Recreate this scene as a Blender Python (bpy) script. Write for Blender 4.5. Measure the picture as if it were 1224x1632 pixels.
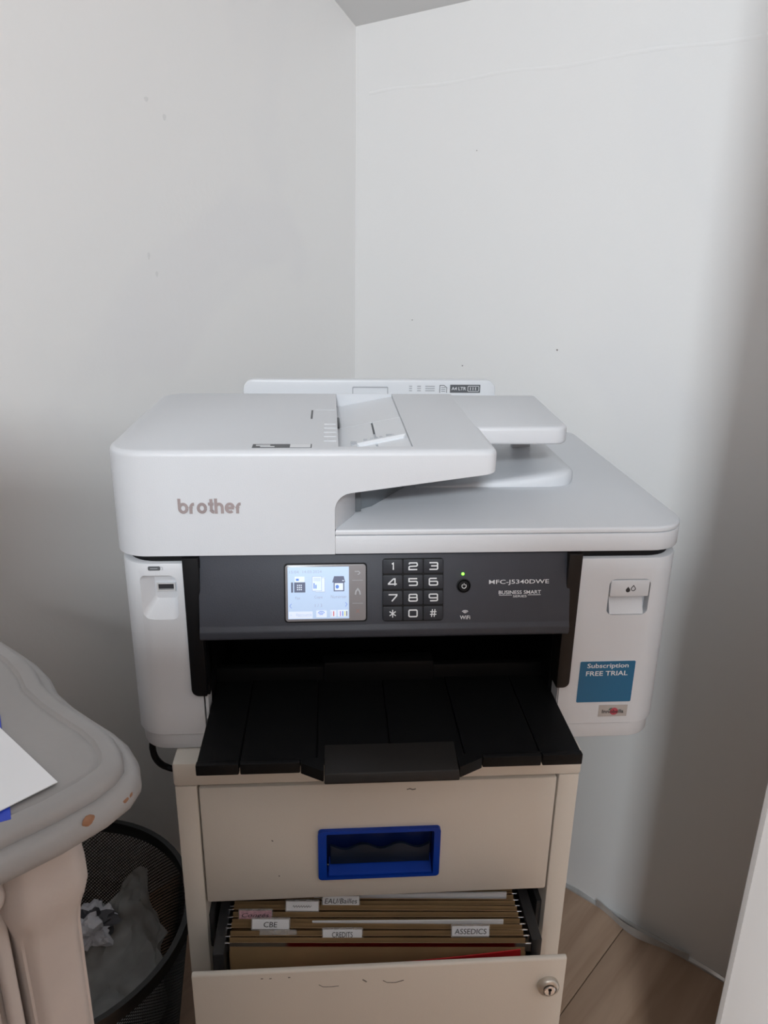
import bpy, bmesh, math, random
from mathutils import Vector, Matrix, noise
random.seed(7)
for o in list(bpy.data.objects): bpy.data.objects.remove(o)
SC = bpy.context.scene
COL = SC.collection
PI = math.pi

# ------------------------------------------------------------------ camera
# world: x = printer width, y = printer depth, z up, floor at z = 0, metres
def cam_axes(yaw, pitch, roll):
    f = Vector((math.sin(yaw)*math.cos(pitch), math.cos(yaw)*math.cos(pitch), -math.sin(pitch)))
    r = Vector((math.cos(yaw), -math.sin(yaw), 0)); u = r.cross(f)
    return f, r*math.cos(roll)+u*math.sin(roll), -r*math.sin(roll)+u*math.cos(roll)
f_, r_, u_ = cam_axes(0.0727, 0.3362, 0.0163)
cd = bpy.data.cameras.new('camera'); cam = bpy.data.objects.new('camera', cd); COL.objects.link(cam)
M = Matrix((r_, u_, -f_)).transposed().to_4x4(); M.translation = Vector((-0.0698, -0.6482, 1.0727)); cam.matrix_world = M
cd.sensor_fit = 'VERTICAL'; cd.sensor_height = 36.0; cd.lens = 1226.0/1632.0*36.0
cd.clip_start = 0.02
SC.camera = cam

# room axes: a runs along the left wall away from the corner, b along the right wall
CX, CY = -0.0241, 0.7738
DL = (-0.7165, -0.6976); DR = (0.6976, -0.7165)
def ab(a, b, z=0.0): return Vector((CX+a*DL[0]+b*DR[0], CY+a*DL[1]+b*DR[1], z))
ROOM = Matrix.Translation((CX, CY, 0)) @ Matrix(((DR[0], DL[0]*-1, 0, 0), (DR[1], DL[1]*-1, 0, 0), (0, 0, 1, 0), (0, 0, 0, 1)))

# ------------------------------------------------------------------ world, daylight, exposure
w = bpy.data.worlds.new('world'); SC.world = w; w.use_nodes = True
w.node_tree.nodes['Background'].inputs[0].default_value = (0.75, 0.86, 1.0, 1)
w.node_tree.nodes['Background'].inputs[1].default_value = 1.0
def area(name, loc, target, sx, sy, power, col):
    l = bpy.data.lights.new(name, 'AREA'); l.shape = 'RECTANGLE'; l.size = sx; l.size_y = sy; l.energy = power; l.color = col
    o = bpy.data.objects.new(name, l); COL.objects.link(o); o.location = loc
    o.rotation_euler = (Vector(target)-Vector(loc)).to_track_quat('-Z', 'Y').to_euler(); return o
# daylight entering by the window in the wall behind the photographer
WIN = dict(a=2.70, b0=2.08, b1=2.68, z0=1.90, z1=2.30)
area('window_daylight', ab(2.66, 2.34, 2.10), ab(1.66, 2.34-0.72, 1.65), 0.42, 0.16, 62, (0.865, 0.945, 1.0))
SC.view_settings.view_transform = 'Standard'; SC.view_settings.look = 'None'
SC.view_settings.gamma = 1.0; SC.view_settings.use_curve_mapping = False
SC.view_settings.exposure = 0.05

# ------------------------------------------------------------------ materials
MATS = {}
def mat(name, col, rough=0.5, metal=0.0, var=0.0, vscale=8.0, bump=0.0, bscale=200.0, emis=None, estr=0.0, spec=0.5, alpha=1.0, trans=0.0, col2=None, coat=0.0):
    if name in MATS: return MATS[name]
    m = bpy.data.materials.new(name); m.use_nodes = True; nt = m.node_tree; b = nt.nodes['Principled BSDF']
    b.inputs['Base Color'].default_value = (*col, 1); b.inputs['Roughness'].default_value = rough; b.inputs['Metallic'].default_value = metal
    b.inputs['Specular IOR Level'].default_value = spec; b.inputs['Alpha'].default_value = alpha
    b.inputs['Transmission Weight'].default_value = trans; b.inputs['Coat Weight'].default_value = coat
    if emis: b.inputs['Emission Color'].default_value = (*emis, 1); b.inputs['Emission Strength'].default_value = estr
    tc = nt.nodes.new('ShaderNodeTexCoord')
    if var > 0 or col2:
        n = nt.nodes.new('ShaderNodeTexNoise'); n.inputs['Scale'].default_value = vscale; n.inputs['Detail'].default_value = 5
        nt.links.new(tc.outputs['Object'], n.inputs['Vector'])
        r = nt.nodes.new('ShaderNodeValToRGB'); r.color_ramp.elements[0].position = 0.35; r.color_ramp.elements[1].position = 0.68
        c2 = col2 or tuple(max(0, c*(1-var)) for c in col)
        r.color_ramp.elements[0].color = (*c2, 1); r.color_ramp.elements[1].color = (*col, 1)
        nt.links.new(n.outputs['Fac'], r.inputs['Fac']); nt.links.new(r.outputs['Color'], b.inputs['Base Color'])
    if bump > 0:
        n2 = nt.nodes.new('ShaderNodeTexNoise'); n2.inputs['Scale'].default_value = bscale; n2.inputs['Detail'].default_value = 3
        nt.links.new(tc.outputs['Object'], n2.inputs['Vector'])
        bp = nt.nodes.new('ShaderNodeBump'); bp.inputs['Strength'].default_value = bump; bp.inputs['Distance'].default_value = 0.001
        nt.links.new(n2.outputs['Fac'], bp.inputs['Height']); nt.links.new(bp.outputs['Normal'], b.inputs['Normal'])
    MATS[name] = m; return m

def wall_mat(name, base, patch, seed):
    """painted plaster: faint filler patches, specks, roller texture"""
    m = bpy.data.materials.new(name); m.use_nodes = True; nt = m.node_tree; b = nt.nodes['Principled BSDF']; L = nt.links
    b.inputs['Roughness'].default_value = 0.38; b.inputs['Specular IOR Level'].default_value = 0.42
    tc = nt.nodes.new('ShaderNodeTexCoord'); mp = nt.nodes.new('ShaderNodeMapping'); mp.inputs['Location'].default_value = (seed, seed*2, 0)
    L.new(tc.outputs['Object'], mp.inputs['Vector'])
    n = nt.nodes.new('ShaderNodeTexNoise'); n.inputs['Scale'].default_value = 2.6; n.inputs['Detail'].default_value = 3; n.inputs['Distortion'].default_value = 0.6
    L.new(mp.outputs['Vector'], n.inputs['Vector'])
    r = nt.nodes.new('ShaderNodeValToRGB'); r.color_ramp.elements[0].position = 0.36; r.color_ramp.elements[1].position = 0.44
    r.color_ramp.elements[0].color = (*patch, 1); r.color_ramp.elements[1].color = (*base, 1)
    L.new(n.outputs['Fac'], r.inputs['Fac'])
    s = nt.nodes.new('ShaderNodeTexNoise'); s.inputs['Scale'].default_value = 17; s.inputs['Detail'].default_value = 2
    L.new(mp.outputs['Vector'], s.inputs['Vector'])
    r2 = nt.nodes.new('ShaderNodeValToRGB'); r2.color_ramp.elements[0].position = 0.765; r2.color_ramp.elements[1].position = 0.80
    r2.color_ramp.elements[0].color = (0, 0, 0, 1); r2.color_ramp.elements[1].color = (0.35, 0.35, 0.35, 1)
    L.new(s.outputs['Fac'], r2.inputs['Fac'])
    mx = nt.nodes.new('ShaderNodeMix'); mx.data_type = 'RGBA'; L.new(r2.outputs['Color'], mx.inputs['Factor'])
    L.new(r.outputs['Color'], mx.inputs['A']); mx.inputs['B'].default_value = (base[0]*.7, base[1]*.7, base[2]*.7, 1)
    L.new(mx.outputs['Result'], b.inputs['Base Color'])
    n2 = nt.nodes.new('ShaderNodeTexNoise'); n2.inputs['Scale'].default_value = 140; n2.inputs['Detail'].default_value = 4
    L.new(mp.outputs['Vector'], n2.inputs['Vector'])
    n3 = nt.nodes.new('ShaderNodeTexNoise'); n3.inputs['Scale'].default_value = 5; n3.inputs['Detail'].default_value = 2
    L.new(mp.outputs['Vector'], n3.inputs['Vector'])
    ad = nt.nodes.new('ShaderNodeMath'); ad.operation = 'MULTIPLY_ADD'; L.new(n3.outputs['Fac'], ad.inputs[0]); ad.inputs[1].default_value = 6.0; L.new(n2.outputs['Fac'], ad.inputs[2])
    bp = nt.nodes.new('ShaderNodeBump'); bp.inputs['Strength'].default_value = 0.25; bp.inputs['Distance'].default_value = 0.0008
    L.new(ad.outputs[0], bp.inputs['Height']); L.new(bp.outputs['Normal'], b.inputs['Normal'])
    return m
def wood_mat(name, c1, c2):
    m = bpy.data.materials.new(name); m.use_nodes = True; nt = m.node_tree; b = nt.nodes['Principled BSDF']; L = nt.links
    b.inputs['Roughness'].default_value = 0.42
    tc = nt.nodes.new('ShaderNodeTexCoord'); oi = nt.nodes.new('ShaderNodeObjectInfo')
    sc = nt.nodes.new('ShaderNodeVectorMath'); sc.operation = 'MULTIPLY'; sc.inputs[1].default_value = (26, 1.6, 26); L.new(tc.outputs['Object'], sc.inputs[0])
    ad = nt.nodes.new('ShaderNodeVectorMath'); ad.operation = 'ADD'; L.new(sc.outputs[0], ad.inputs[0])
    mul = nt.nodes.new('ShaderNodeMath'); mul.operation = 'MULTIPLY'; mul.inputs[1].default_value = 40; L.new(oi.outputs['Random'], mul.inputs[0]); L.new(mul.outputs[0], ad.inputs[1])
    n = nt.nodes.new('ShaderNodeTexNoise'); n.inputs['Scale'].default_value = 1.0; n.inputs['Detail'].default_value = 6; n.inputs['Distortion'].default_value = 0.8; L.new(ad.outputs[0], n.inputs['Vector'])
    r = nt.nodes.new('ShaderNodeValToRGB'); r.color_ramp.elements[0].position = 0.3; r.color_ramp.elements[1].position = 0.7
    r.color_ramp.elements[0].color = (*c1, 1); r.color_ramp.elements[1].color = (*c2, 1); L.new(n.outputs['Fac'], r.inputs['Fac'])
    hs = nt.nodes.new('ShaderNodeHueSaturation'); L.new(r.outputs['Color'], hs.inputs['Color'])
    mr = nt.nodes.new('ShaderNodeMapRange'); mr.inputs['To Min'].default_value = 0.85; mr.inputs['To Max'].default_value = 1.12; L.new(oi.outputs['Random'], mr.inputs['Value']); L.new(mr.outputs[0], hs.inputs['Value'])
    L.new(hs.outputs['Color'], b.inputs['Base Color'])
    return m

M_WROOM = mat('room_wall_beige', (0.56, 0.40, 0.31), 0.6, var=0.05, vscale=3)
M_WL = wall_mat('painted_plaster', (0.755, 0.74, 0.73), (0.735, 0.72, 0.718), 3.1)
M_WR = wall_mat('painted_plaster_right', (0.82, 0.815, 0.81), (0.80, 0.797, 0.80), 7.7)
M_CEIL = mat('ceiling_paint', (0.78, 0.775, 0.77), 0.6, var=0.03, vscale=3)
M_FLOOR = wood_mat('oak_laminate', (0.46, 0.30, 0.20), (0.68, 0.47, 0.335))
M_JOINT = mat('plank_joint', (0.10, 0.06, 0.035), 0.8, var=0.3, vscale=30)
M_WHITE = mat('printer_white', (0.625, 0.638, 0.668), 0.42, var=0.015, vscale=6, bump=0.12, bscale=900)
M_WHITE2 = mat('printer_white_smooth', (0.68, 0.695, 0.725), 0.35, var=0.01, vscale=6)
M_PANEL = mat('panel_charcoal', (0.046, 0.049, 0.061), 0.45, spec=0.3, var=0.06, vscale=40, bump=0.15, bscale=1200)
M_KEY = mat('key_black', (0.030, 0.032, 0.039), 0.5, spec=0.22, var=0.05, vscale=40)
M_BLACK = mat('tray_black', (0.0055, 0.0055, 0.006), 0.5, spec=0.16, var=0.1, vscale=20, bump=0.15, bscale=1000)
M_BLACK2 = mat('flap_black', (0.018, 0.016, 0.015), 0.45, spec=0.25, var=0.1, vscale=20)
M_GASKET = mat('gasket_black', (0.005, 0.005, 0.006), 0.5, spec=0.2, var=0.1)
M_DARK = mat('slot_grey', (0.10, 0.11, 0.12), 0.5, var=0.1)
M_CAB = mat('cabinet_steel', (0.70, 0.655, 0.59), 0.40, var=0.05, vscale=4, bump=0.1, bscale=600)
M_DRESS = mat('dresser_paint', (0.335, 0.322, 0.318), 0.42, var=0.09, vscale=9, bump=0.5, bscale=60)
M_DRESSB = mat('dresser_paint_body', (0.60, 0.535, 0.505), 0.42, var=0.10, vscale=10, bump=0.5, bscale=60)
M_WEAR = mat('worn_wood', (0.36, 0.17, 0.09), 0.6, var=0.3, vscale=90)
M_PAPER = mat('paper_white', (0.86, 0.87, 0.90), 0.6, var=0.015, vscale=12)
M_BLUEP = mat('blue_card', (0.03, 0.07, 0.55), 0.45, var=0.1, vscale=15)
M_MESH = mat('bin_wire', (0.006, 0.006, 0.006), 0.4, var=0.1)
M_KRAFT = mat('kraft_card', (0.40, 0.255, 0.125), 0.65, var=0.14, vscale=18, bump=0.1)
M_RED = mat('red_card', (0.50, 0.012, 0.018), 0.35, var=0.1, vscale=10)
M_PINK = mat('pink_slip', (0.72, 0.42, 0.48), 0.6, var=0.35, vscale=300)
M_INK = mat('ink_black', (0.02, 0.02, 0.025), 0.6, var=0.1)
M_PRINT = mat('print_white', (0.72, 0.73, 0.75), 0.5, var=0.02)
M_GREYP = mat('print_grey', (0.10, 0.105, 0.115), 0.5, var=0.05)
M_GREYL = mat('print_lightgrey', (0.42, 0.43, 0.46), 0.5, var=0.05)
M_STICK = mat('sticker_blue', (0.0, 0.115, 0.245), 0.35, var=0.05)
M_SILV = mat('sticker_silver', (0.45, 0.44, 0.44), 0.35, metal=0.3, var=0.1, vscale=30)
M_LOGO = mat('logo_metal', (0.40, 0.335, 0.335), 0.4, metal=0.1, var=0.2, vscale=40)
M_CHROME = mat('bright_metal', (0.75, 0.75, 0.76), 0.2, metal=1.0, var=0.05)
M_LOCK = mat('lock_metal', (0.60, 0.56, 0.50), 0.32, metal=0.75, var=0.1, vscale=60)
M_HBLUE = mat('handle_blue', (0.003, 0.050, 0.42), 0.3, var=0.3, vscale=12, spec=0.3)
M_HDARK = mat('handle_dark_blue', (0.004, 0.016, 0.10), 0.35, var=0.2, vscale=20, spec=0.3)
M_HGRIP = mat('handle_grip', (0.008, 0.016, 0.035), 0.35, var=0.3, vscale=25, spec=0.3)
M_SCREEN = mat('lcd_screen', (0.35, 0.45, 0.6), 0.25, emis=(0.56, 0.70, 0.93), estr=0.50, var=0.03, vscale=30)
M_SGREY = mat('screen_bezel_grey', (0.25, 0.24, 0.25), 0.3, var=0.03)
M_LCDW = mat('lcd_white', (0.5, 0.55, 0.62), 0.3, emis=(0.72, 0.80, 0.98), estr=0.58, var=0.01)
M_LCDD = mat('lcd_slate', (0.10, 0.115, 0.17), 0.3, emis=(0.16, 0.19, 0.30), estr=0.35, var=0.01)
M_LCDG = mat('lcd_grey', (0.3, 0.34, 0.42), 0.3, emis=(0.36, 0.44, 0.62), estr=0.42, var=0.01)
M_LCDB = mat('lcd_blue', (0.1, 0.2, 0.5), 0.3, emis=(0.12, 0.25, 0.75), estr=0.45, var=0.01)
M_LCDR = mat('lcd_red', (0.5, 0.1, 0.1), 0.3, emis=(0.7, 0.12, 0.12), estr=0.4, var=0.01)
M_LCDY = mat('lcd_yellow', (0.6, 0.6, 0.2), 0.3, emis=(0.75, 0.75, 0.2), estr=0.4, var=0.01)
M_LCDM = mat('lcd_mauve', (0.4, 0.2, 0.4), 0.3, emis=(0.5, 0.3, 0.6), estr=0.4, var=0.01)
M_LED = mat('green_led', (0.1, 0.6, 0.05), 0.3, emis=(0.2, 1.0, 0.05), estr=3.0, var=0.01)
M_TAN = mat('shade_cupboard_laminate', (0.55, 0.52, 0.49), 0.5, var=0.06, vscale=6)  # surface of the cupboard added to cast shade
def clear_mat(name, col, mixfac, rough):
    m = bpy.data.materials.new(name); m.use_nodes = True; nt = m.node_tree; L = nt.links
    b = nt.nodes['Principled BSDF']; b.inputs['Base Color'].default_value = (*col, 1); b.inputs['Roughness'].default_value = rough
    tr = nt.nodes.new('ShaderNodeBsdfTransparent'); mx = nt.nodes.new('ShaderNodeMixShader')
    n = nt.nodes.new('ShaderNodeTexNoise'); n.inputs['Scale'].default_value = 14; n.inputs['Detail'].default_value = 3
    mr = nt.nodes.new('ShaderNodeMapRange'); mr.inputs['From Min'].default_value = 0.3; mr.inputs['From Max'].default_value = 0.7; mr.inputs['To Min'].default_value = mixfac*0.75; mr.inputs['To Max'].default_value = min(1, mixfac*1.25)
    tc = nt.nodes.new('ShaderNodeTexCoord'); L.new(tc.outputs['Object'], n.inputs['Vector']); L.new(n.outputs['Fac'], mr.inputs['Value'])
    L.new(mr.outputs[0], mx.inputs[0]); L.new(tr.outputs[0], mx.inputs[1]); L.new(b.outputs[0], mx.inputs[2])
    L.new(mx.outputs[0], nt.nodes['Material Output'].inputs['Surface']); return m
M_BAG = clear_mat('bin_liner_film', (0.58, 0.60, 0.60), 0.62, 0.3)
M_CLEAR = clear_mat('clear_tab_plastic', (0.75, 0.72, 0.70), 0.35, 0.2)
M_GLASS = clear_mat('window_glass', (0.8, 0.85, 0.9), 0.08, 0.05)

# ------------------------------------------------------------------ mesh helpers
def finish(name, bm, m, parent=None, smooth=35, matrix=None):
    bmesh.ops.recalc_face_normals(bm, faces=bm.faces)
    me = bpy.data.meshes.new(name); bm.to_mesh(me); bm.free()
    if smooth:
        me.polygons.foreach_set('use_smooth', [True]*len(me.polygons)); me.set_sharp_from_angle(angle=math.radians(smooth))
    if m: me.materials.append(m)
    o = bpy.data.objects.new(name, me); COL.objects.link(o)
    if parent: o.parent = parent
    if matrix is not None: o.matrix_local = matrix
    return o
def tag(o, label=None, cat=None, group=None, kind=None):
    if label: o['label'] = label
    if cat: o['category'] = cat
    if group: o['group'] = group
    if kind: o['kind'] = kind
    return o
def empty(name, loc, label=None, cat=None, group=None, matrix=None):
    o = bpy.data.objects.new(name, None); COL.objects.link(o); o.empty_display_size = 0.05
    if matrix is not None: o.matrix_world = matrix
    else: o.location = loc
    return tag(o, label, cat, group)
def bm_box(bm, x0, x1, y0, y1, z0, z1, bev=0.0, seg=2):
    vs = [bm.verts.new(p) for p in ((x0,y0,z0),(x1,y0,z0),(x1,y1,z0),(x0,y1,z0),(x0,y0,z1),(x1,y0,z1),(x1,y1,z1),(x0,y1,z1))]
    fs = [bm.faces.new([vs[i] for i in q]) for q in ((0,3,2,1),(4,5,6,7),(0,1,5,4),(1,2,6,5),(2,3,7,6),(3,0,4,7))]
    if bev > 0:
        es = list({e for f in fs for e in f.edges}); bmesh.ops.bevel(bm, geom=es, offset=bev, segments=seg, affect='EDGES', profile=0.5, clamp_overlap=True)
def box(name, x0, x1, y0, y1, z0, z1, m, parent=None, bev=0.0, seg=2, matrix=None):
    bm = bmesh.new(); bm_box(bm, x0, x1, y0, y1, z0, z1, bev, seg); return finish(name, bm, m, parent, matrix=matrix)
def rpoly(pts, radii, n=6):
    """round the corners of a closed 2D polygon"""
    out = []; N = len(pts)
    for i, p in enumerate(pts):
        r = radii[i] if isinstance(radii, (list, tuple)) else radii
        p = Vector(p); a = Vector(pts[i-1])-p; b = Vector(pts[(i+1) % N])-p
        la, lb = a.length, b.length
        if r <= 0 or la < 1e-9 or lb < 1e-9: out.append(tuple(p)); continue
        a.normalize(); b.normalize(); ang = a.angle(b); 
        if ang > PI-0.02: out.append(tuple(p)); continue
        d = min(r/math.tan(ang/2), la*0.49, lb*0.49); rr = d*math.tan(ang/2)
        c = p+(a+b).normalized()*(rr/math.sin(ang/2)); s = p+a*d-c; e = p+b*d-c
        a0 = math.atan2(s.y, s.x); a1 = math.atan2(e.y, e.x); da = (a1-a0+PI) % (2*PI)-PI
        for k in range(n+1): t = a0+da*k/n; out.append((c.x+rr*math.cos(t), c.y+rr*math.sin(t)))
    return out
def rrect(x0, x1, y0, y1, r, n=5): return rpoly([(x0,y0),(x1,y0),(x1,y1),(x0,y1)], r, n)
def bm_prism(bm, pts, axis, lo, hi, bev_lo=0.0, bev_hi=0.0, seg=2):
    """extrude a closed outline along an axis; the outline is in the two other axes in x, y, z order"""
    def P(p, t):
        if axis == 'x': return (t, p[0], p[1])
        if axis == 'y': return (p[0], t, p[1])
        return (p[0], p[1], t)
    a = [bm.verts.new(P(p, lo)) for p in pts]; b = [bm.verts.new(P(p, hi)) for p in pts]; n = len(pts)
    fa = bm.faces.new(a); fb = bm.faces.new(b[::-1]); sd = []
    for i in range(n): sd.append(bm.faces.new((a[i], b[i], b[(i+1) % n], a[(i+1) % n])))
    bmesh.ops.recalc_face_normals(bm, faces=[fa, fb]+sd)
    if bev_lo > 0: bmesh.ops.bevel(bm, geom=list(fa.edges), offset=bev_lo, segments=seg, affect='EDGES', profile=0.5, clamp_overlap=True)
    if bev_hi > 0: bmesh.ops.bevel(bm, geom=list(fb.edges), offset=bev_hi, segments=seg, affect='EDGES', profile=0.5, clamp_overlap=True)
def prism(name, pts, axis, lo, hi, m, parent=None, bev_lo=0.0, bev_hi=0.0, seg=2, matrix=None, smooth=35):
    bm = bmesh.new(); bm_prism(bm, pts, axis, lo, hi, bev_lo, bev_hi, seg); return finish(name, bm, m, parent, smooth, matrix)
def bm_ring(bm, outer, inner, axis, lo, hi):
    """frame between two outlines with the same number of points"""
    def P(p, t):
        if axis == 'x': return (t, p[0], p[1])
        if axis == 'y': return (p[0], t, p[1])
        return (p[0], p[1], t)
    n = len(outer); L = [[bm.verts.new(P(p, t)) for p in o] for o in (outer, inner) for t in (lo, hi)]
    for i in range(n):
        j = (i+1) % n
        bm.faces.new((L[0][i], L[0][j], L[1][j], L[1][i])); bm.faces.new((L[2][i], L[3][i], L[3][j], L[2][j]))
        bm.faces.new((L[0][i], L[2][i], L[2][j], L[0][j])); bm.faces.new((L[1][i], L[1][j], L[3][j], L[3][i]))
def bm_loft(bm, secs, cap=True, closed=True):
    R = [[bm.verts.new(p) for p in s] for s in secs]; n = len(secs[0])
    for k in range(len(R)-1):
        for i in range(n if closed else n-1):
            j = (i+1) % n; bm.faces.new((R[k][i], R[k][j], R[k+1][j], R[k+1][i]))
    if cap: bm.faces.new(R[0][::-1]); bm.faces.new(R[-1])
def bm_tube(bm, pts, r, n=8, closed=False):
    pts = [Vector(p) for p in pts]; N = len(pts); secs = []; up = Vector((0.123, 0.271, 0.95)).normalized()
    for i, p in enumerate(pts):
        if closed: t = pts[(i+1) % N]-pts[i-1]
        else: t = pts[min(i+1, N-1)]-pts[max(i-1, 0)]
        t.normalize(); s = t.cross(up); 
        if s.length < 1e-4: s = t.cross(Vector((1, 0, 0)))
        s.normalize(); v = s.cross(t); rr = r[i] if isinstance(r, (list, tuple)) else r
        secs.append([p+(s*math.cos(2*PI*k/n)+v*math.sin(2*PI*k/n))*rr for k in range(n)])
    if closed:
        R = [[bm.verts.new(q) for q in s] for s in secs]
        for i in range(N):
            j = (i+1) % N
            for k in range(n): l = (k+1) % n; bm.faces.new((R[i][k], R[i][l], R[j][l], R[j][k]))
    else: bm_loft(bm, secs)
STG = [0]
def bm_stroke(bm, pts, wd, y0=0.0, y1=-0.0003, closed=False):
    """a flat pen stroke in the x-z plane facing -y"""
    pts = [Vector((p[0], p[1])) for p in pts]; N = len(pts); Lf = []; Rt = []
    for i in range(N):
        a = pts[i-1] if (i > 0 or closed) else None; b = pts[(i+1) % N] if (i < N-1 or closed) else None
        d1 = (pts[i]-a).normalized() if a is not None else None; d2 = (b-pts[i]).normalized() if b is not None else None
        if d1 is None: d1 = d2
        if d2 is None: d2 = d1
        n1 = Vector((-d1.y, d1.x)); n2 = Vector((-d2.y, d2.x)); m = n1+n2
        if m.length < 0.2: m = n1
        m.normalize(); k = min(1.6, 1/max(0.3, m.dot(n1))); Lf.append(pts[i]+m*wd/2*k); Rt.append(pts[i]-m*wd/2*k)
    STG[0] = (STG[0]+1) % 7; e = STG[0]*0.00002
    V = [[bm.verts.new((p.x, y, p.y)) for p in S] for S in (Lf, Rt) for y in (y0, y1-e)]
    for i in range(N if closed else N-1):
        j = (i+1) % N
        bm.faces.new((V[1][i], V[1][j], V[3][j], V[3][i])); bm.faces.new((V[0][i], V[0][j], V[1][j], V[1][i])); bm.faces.new((V[2][i], V[3][i], V[3][j], V[2][j]))
def arc(cx, cz, rx, rz, a0, a1, n=10): return [(cx+rx*math.cos(math.radians(a0+(a1-a0)*k/n)), cz+rz*math.sin(math.radians(a0+(a1-a0)*k/n))) for k in range(n+1)]
_font_tmp = {}
def bm_text(bm, s, x0, x1, z0, z1, y0=0.0, th=0.0003, bold=0.0, shear=0.0):
    """lettering in the x-z plane facing -y, fitted to the given box"""
    key = (s, bold, shear)
    if key not in _font_tmp:
        c = bpy.data.curves.new('lettering', 'FONT'); c.body = s; c.size = 1.0; c.offset = bold; c.shear = shear; c.resolution_u = 3
        o = bpy.data.objects.new('lettering', c); COL.objects.link(o)
        dg = bpy.context.evaluated_depsgraph_get(); me = bpy.data.meshes.new_from_object(o.evaluated_get(dg))
        _font_tmp[key] = ([v.co.copy() for v in me.vertices], [tuple(p.vertices) for p in me.polygons])
        bpy.data.objects.remove(o); bpy.data.curves.remove(c); bpy.data.meshes.remove(me)
    vs, ps = _font_tmp[key]
    ax, bx = min(v.x for v in vs), max(v.x for v in vs); az, bz = min(v.y for v in vs), max(v.y for v in vs)
    V = [bm.verts.new((x0+(v.x-ax)/(bx-ax)*(x1-x0), y0-th, z0+(v.y-az)/(bz-az)*(z1-z0))) for v in vs]
    for p in ps:
        try: bm.faces.new([V[i] for i in p])
        except ValueError: pass
def text(name, s, x0, x1, z0, z1, y, m, parent, bold=0.0, shear=0.0, matrix=None):
    bm = bmesh.new(); bm_text(bm, s, x0, x1, z0, z1, y, 0.0, bold, shear)
    bmesh.ops.remove_doubles(bm, verts=bm.verts, dist=1e-7)
    o = finish(name, bm, m, parent, smooth=0, matrix=matrix); return o
def boolean_cut(o, cutters):
    for c in cutters:
        md = o.modifiers.new('cut', 'BOOLEAN'); md.operation = 'DIFFERENCE'; md.object = c; md.solver = 'EXACT'
    bpy.context.view_layer.update()
    dg = bpy.context.evaluated_depsgraph_get(); me = bpy.data.meshes.new_from_object(o.evaluated_get(dg))
    old = o.data; o.modifiers.clear(); o.data = me; bpy.data.meshes.remove(old)
    me.polygons.foreach_set('use_smooth', [True]*len(me.polygons)); me.set_sharp_from_angle(angle=math.radians(30))
    for c in cutters: bpy.data.objects.remove(c)
def disc(cx, cz, r, n=24): return [(cx+r*math.cos(2*PI*k/n), cz+r*math.sin(2*PI*k/n)) for k in range(n)]

# ------------------------------------------------------------------ the room (room frame: x = b along right wall, y = -a)
AMAX, BMAX = 2.70, 3.10
SL = 0.56                      # attic ceiling: rises away from the right wall
MARKS_L = [(0.3948, 1.2458, 0.003, 0.003), (0.3691, 1.2273, 0.0025, 0.004), (0.4099, 1.051, 0.002, 0.005), (0.3993, 1.0269, 0.002, 0.004)]
MARKS_R = [(0.4125, 0.9282, 0.0014), (0.2426, 0.8864, 0.0012), (0.1339, 0.951, 0.001), (0.2498, 1.2046, 0.0008)]
def ceil_z(a): return min(2.42, 1.40+SL*a)
def rbox(name, b0, b1, a0, a1, z0, z1, m, parent=None, bev=0.0):
    o = box(name, b0, b1, -a1, -a0, z0, z1, m, parent, bev)
    if parent is None: o.matrix_world = ROOM
    return o
fl = rbox('floor', -0.1, BMAX+0.1, -0.1, AMAX+0.1, -0.06, -0.004, M_JOINT); tag(fl, 'brown oak laminate plank floor', 'floor', kind='structure')
# planks run away from the right wall; one joint 0.64 m along it
PW = 0.193
for k in range(-4, 13):
    b0 = 0.64+k*PW
    if b0+PW < -0.05 or b0 > BMAX: continue
    cuts = [-0.02, 0.62+((k*37) % 11)*0.09, 1.85+((k*53) % 7)*0.06, AMAX]
    for i in range(3):
        rbox('plank', b0+0.0006, b0+PW-0.0006, cuts[i]+0.0005, cuts[i+1]-0.0005, -0.012, 0.0, M_FLOOR, fl, 0.0008)
# walls follow the sloped ceiling
ak = (2.42-1.40)/SL
def wall_poly(name, pts, axis, lo, hi, m):
    o = prism(name, pts, axis, lo, hi, m); o.matrix_world = ROOM; return o
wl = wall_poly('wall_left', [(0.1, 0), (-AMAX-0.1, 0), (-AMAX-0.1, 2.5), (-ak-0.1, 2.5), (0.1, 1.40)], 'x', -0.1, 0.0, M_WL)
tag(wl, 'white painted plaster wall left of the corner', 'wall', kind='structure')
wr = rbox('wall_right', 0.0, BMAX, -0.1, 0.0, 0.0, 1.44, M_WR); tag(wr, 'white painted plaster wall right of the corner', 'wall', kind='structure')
# a shallow crease runs along the right wall below the ceiling
bm = bmesh.new(); pts = []
secs = []
for k in range(30):
    b = 0.03+k*0.03; h = 0.0006*(0.6+0.4*math.sin(k*1.7)); z = 1.302+0.002*math.sin(k*0.9)
    secs.append([(b, 0.0005, z-0.006), (b, -h, z-0.002), (b, -h*0.7, z+0.001), (b, 0.0005, z+0.003)])
bm_loft(bm, secs); finish('plaster_crease', bm, M_WR, wr)
def wall_mark(wall, par, u, z, du, dz, m):
    bm = bmesh.new(); pts = [(u+du*math.cos(t)*(1+0.3*math.sin(3*t)), z+dz*math.sin(t)) for t in [2*PI*k/10 for k in range(10)]]
    if wall == 'left': bm_prism(bm, [(-a, zz) for a, zz in pts], 'x', 0.0, 0.0003)
    else: bm_prism(bm, pts, 'y', -0.0003, 0.0)
    return finish('wall_mark', bm, m, par, smooth=0)
M_MARK = mat('wall_mark_grey', (0.69, 0.68, 0.675), 0.6, var=0.1, vscale=60); M_SPECK = mat('wall_speck', (0.30, 0.28, 0.27), 0.6, var=0.1)
for a, z, da, dz in MARKS_L: wall_mark('left', wl, a, z, da, dz, M_MARK)
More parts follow.
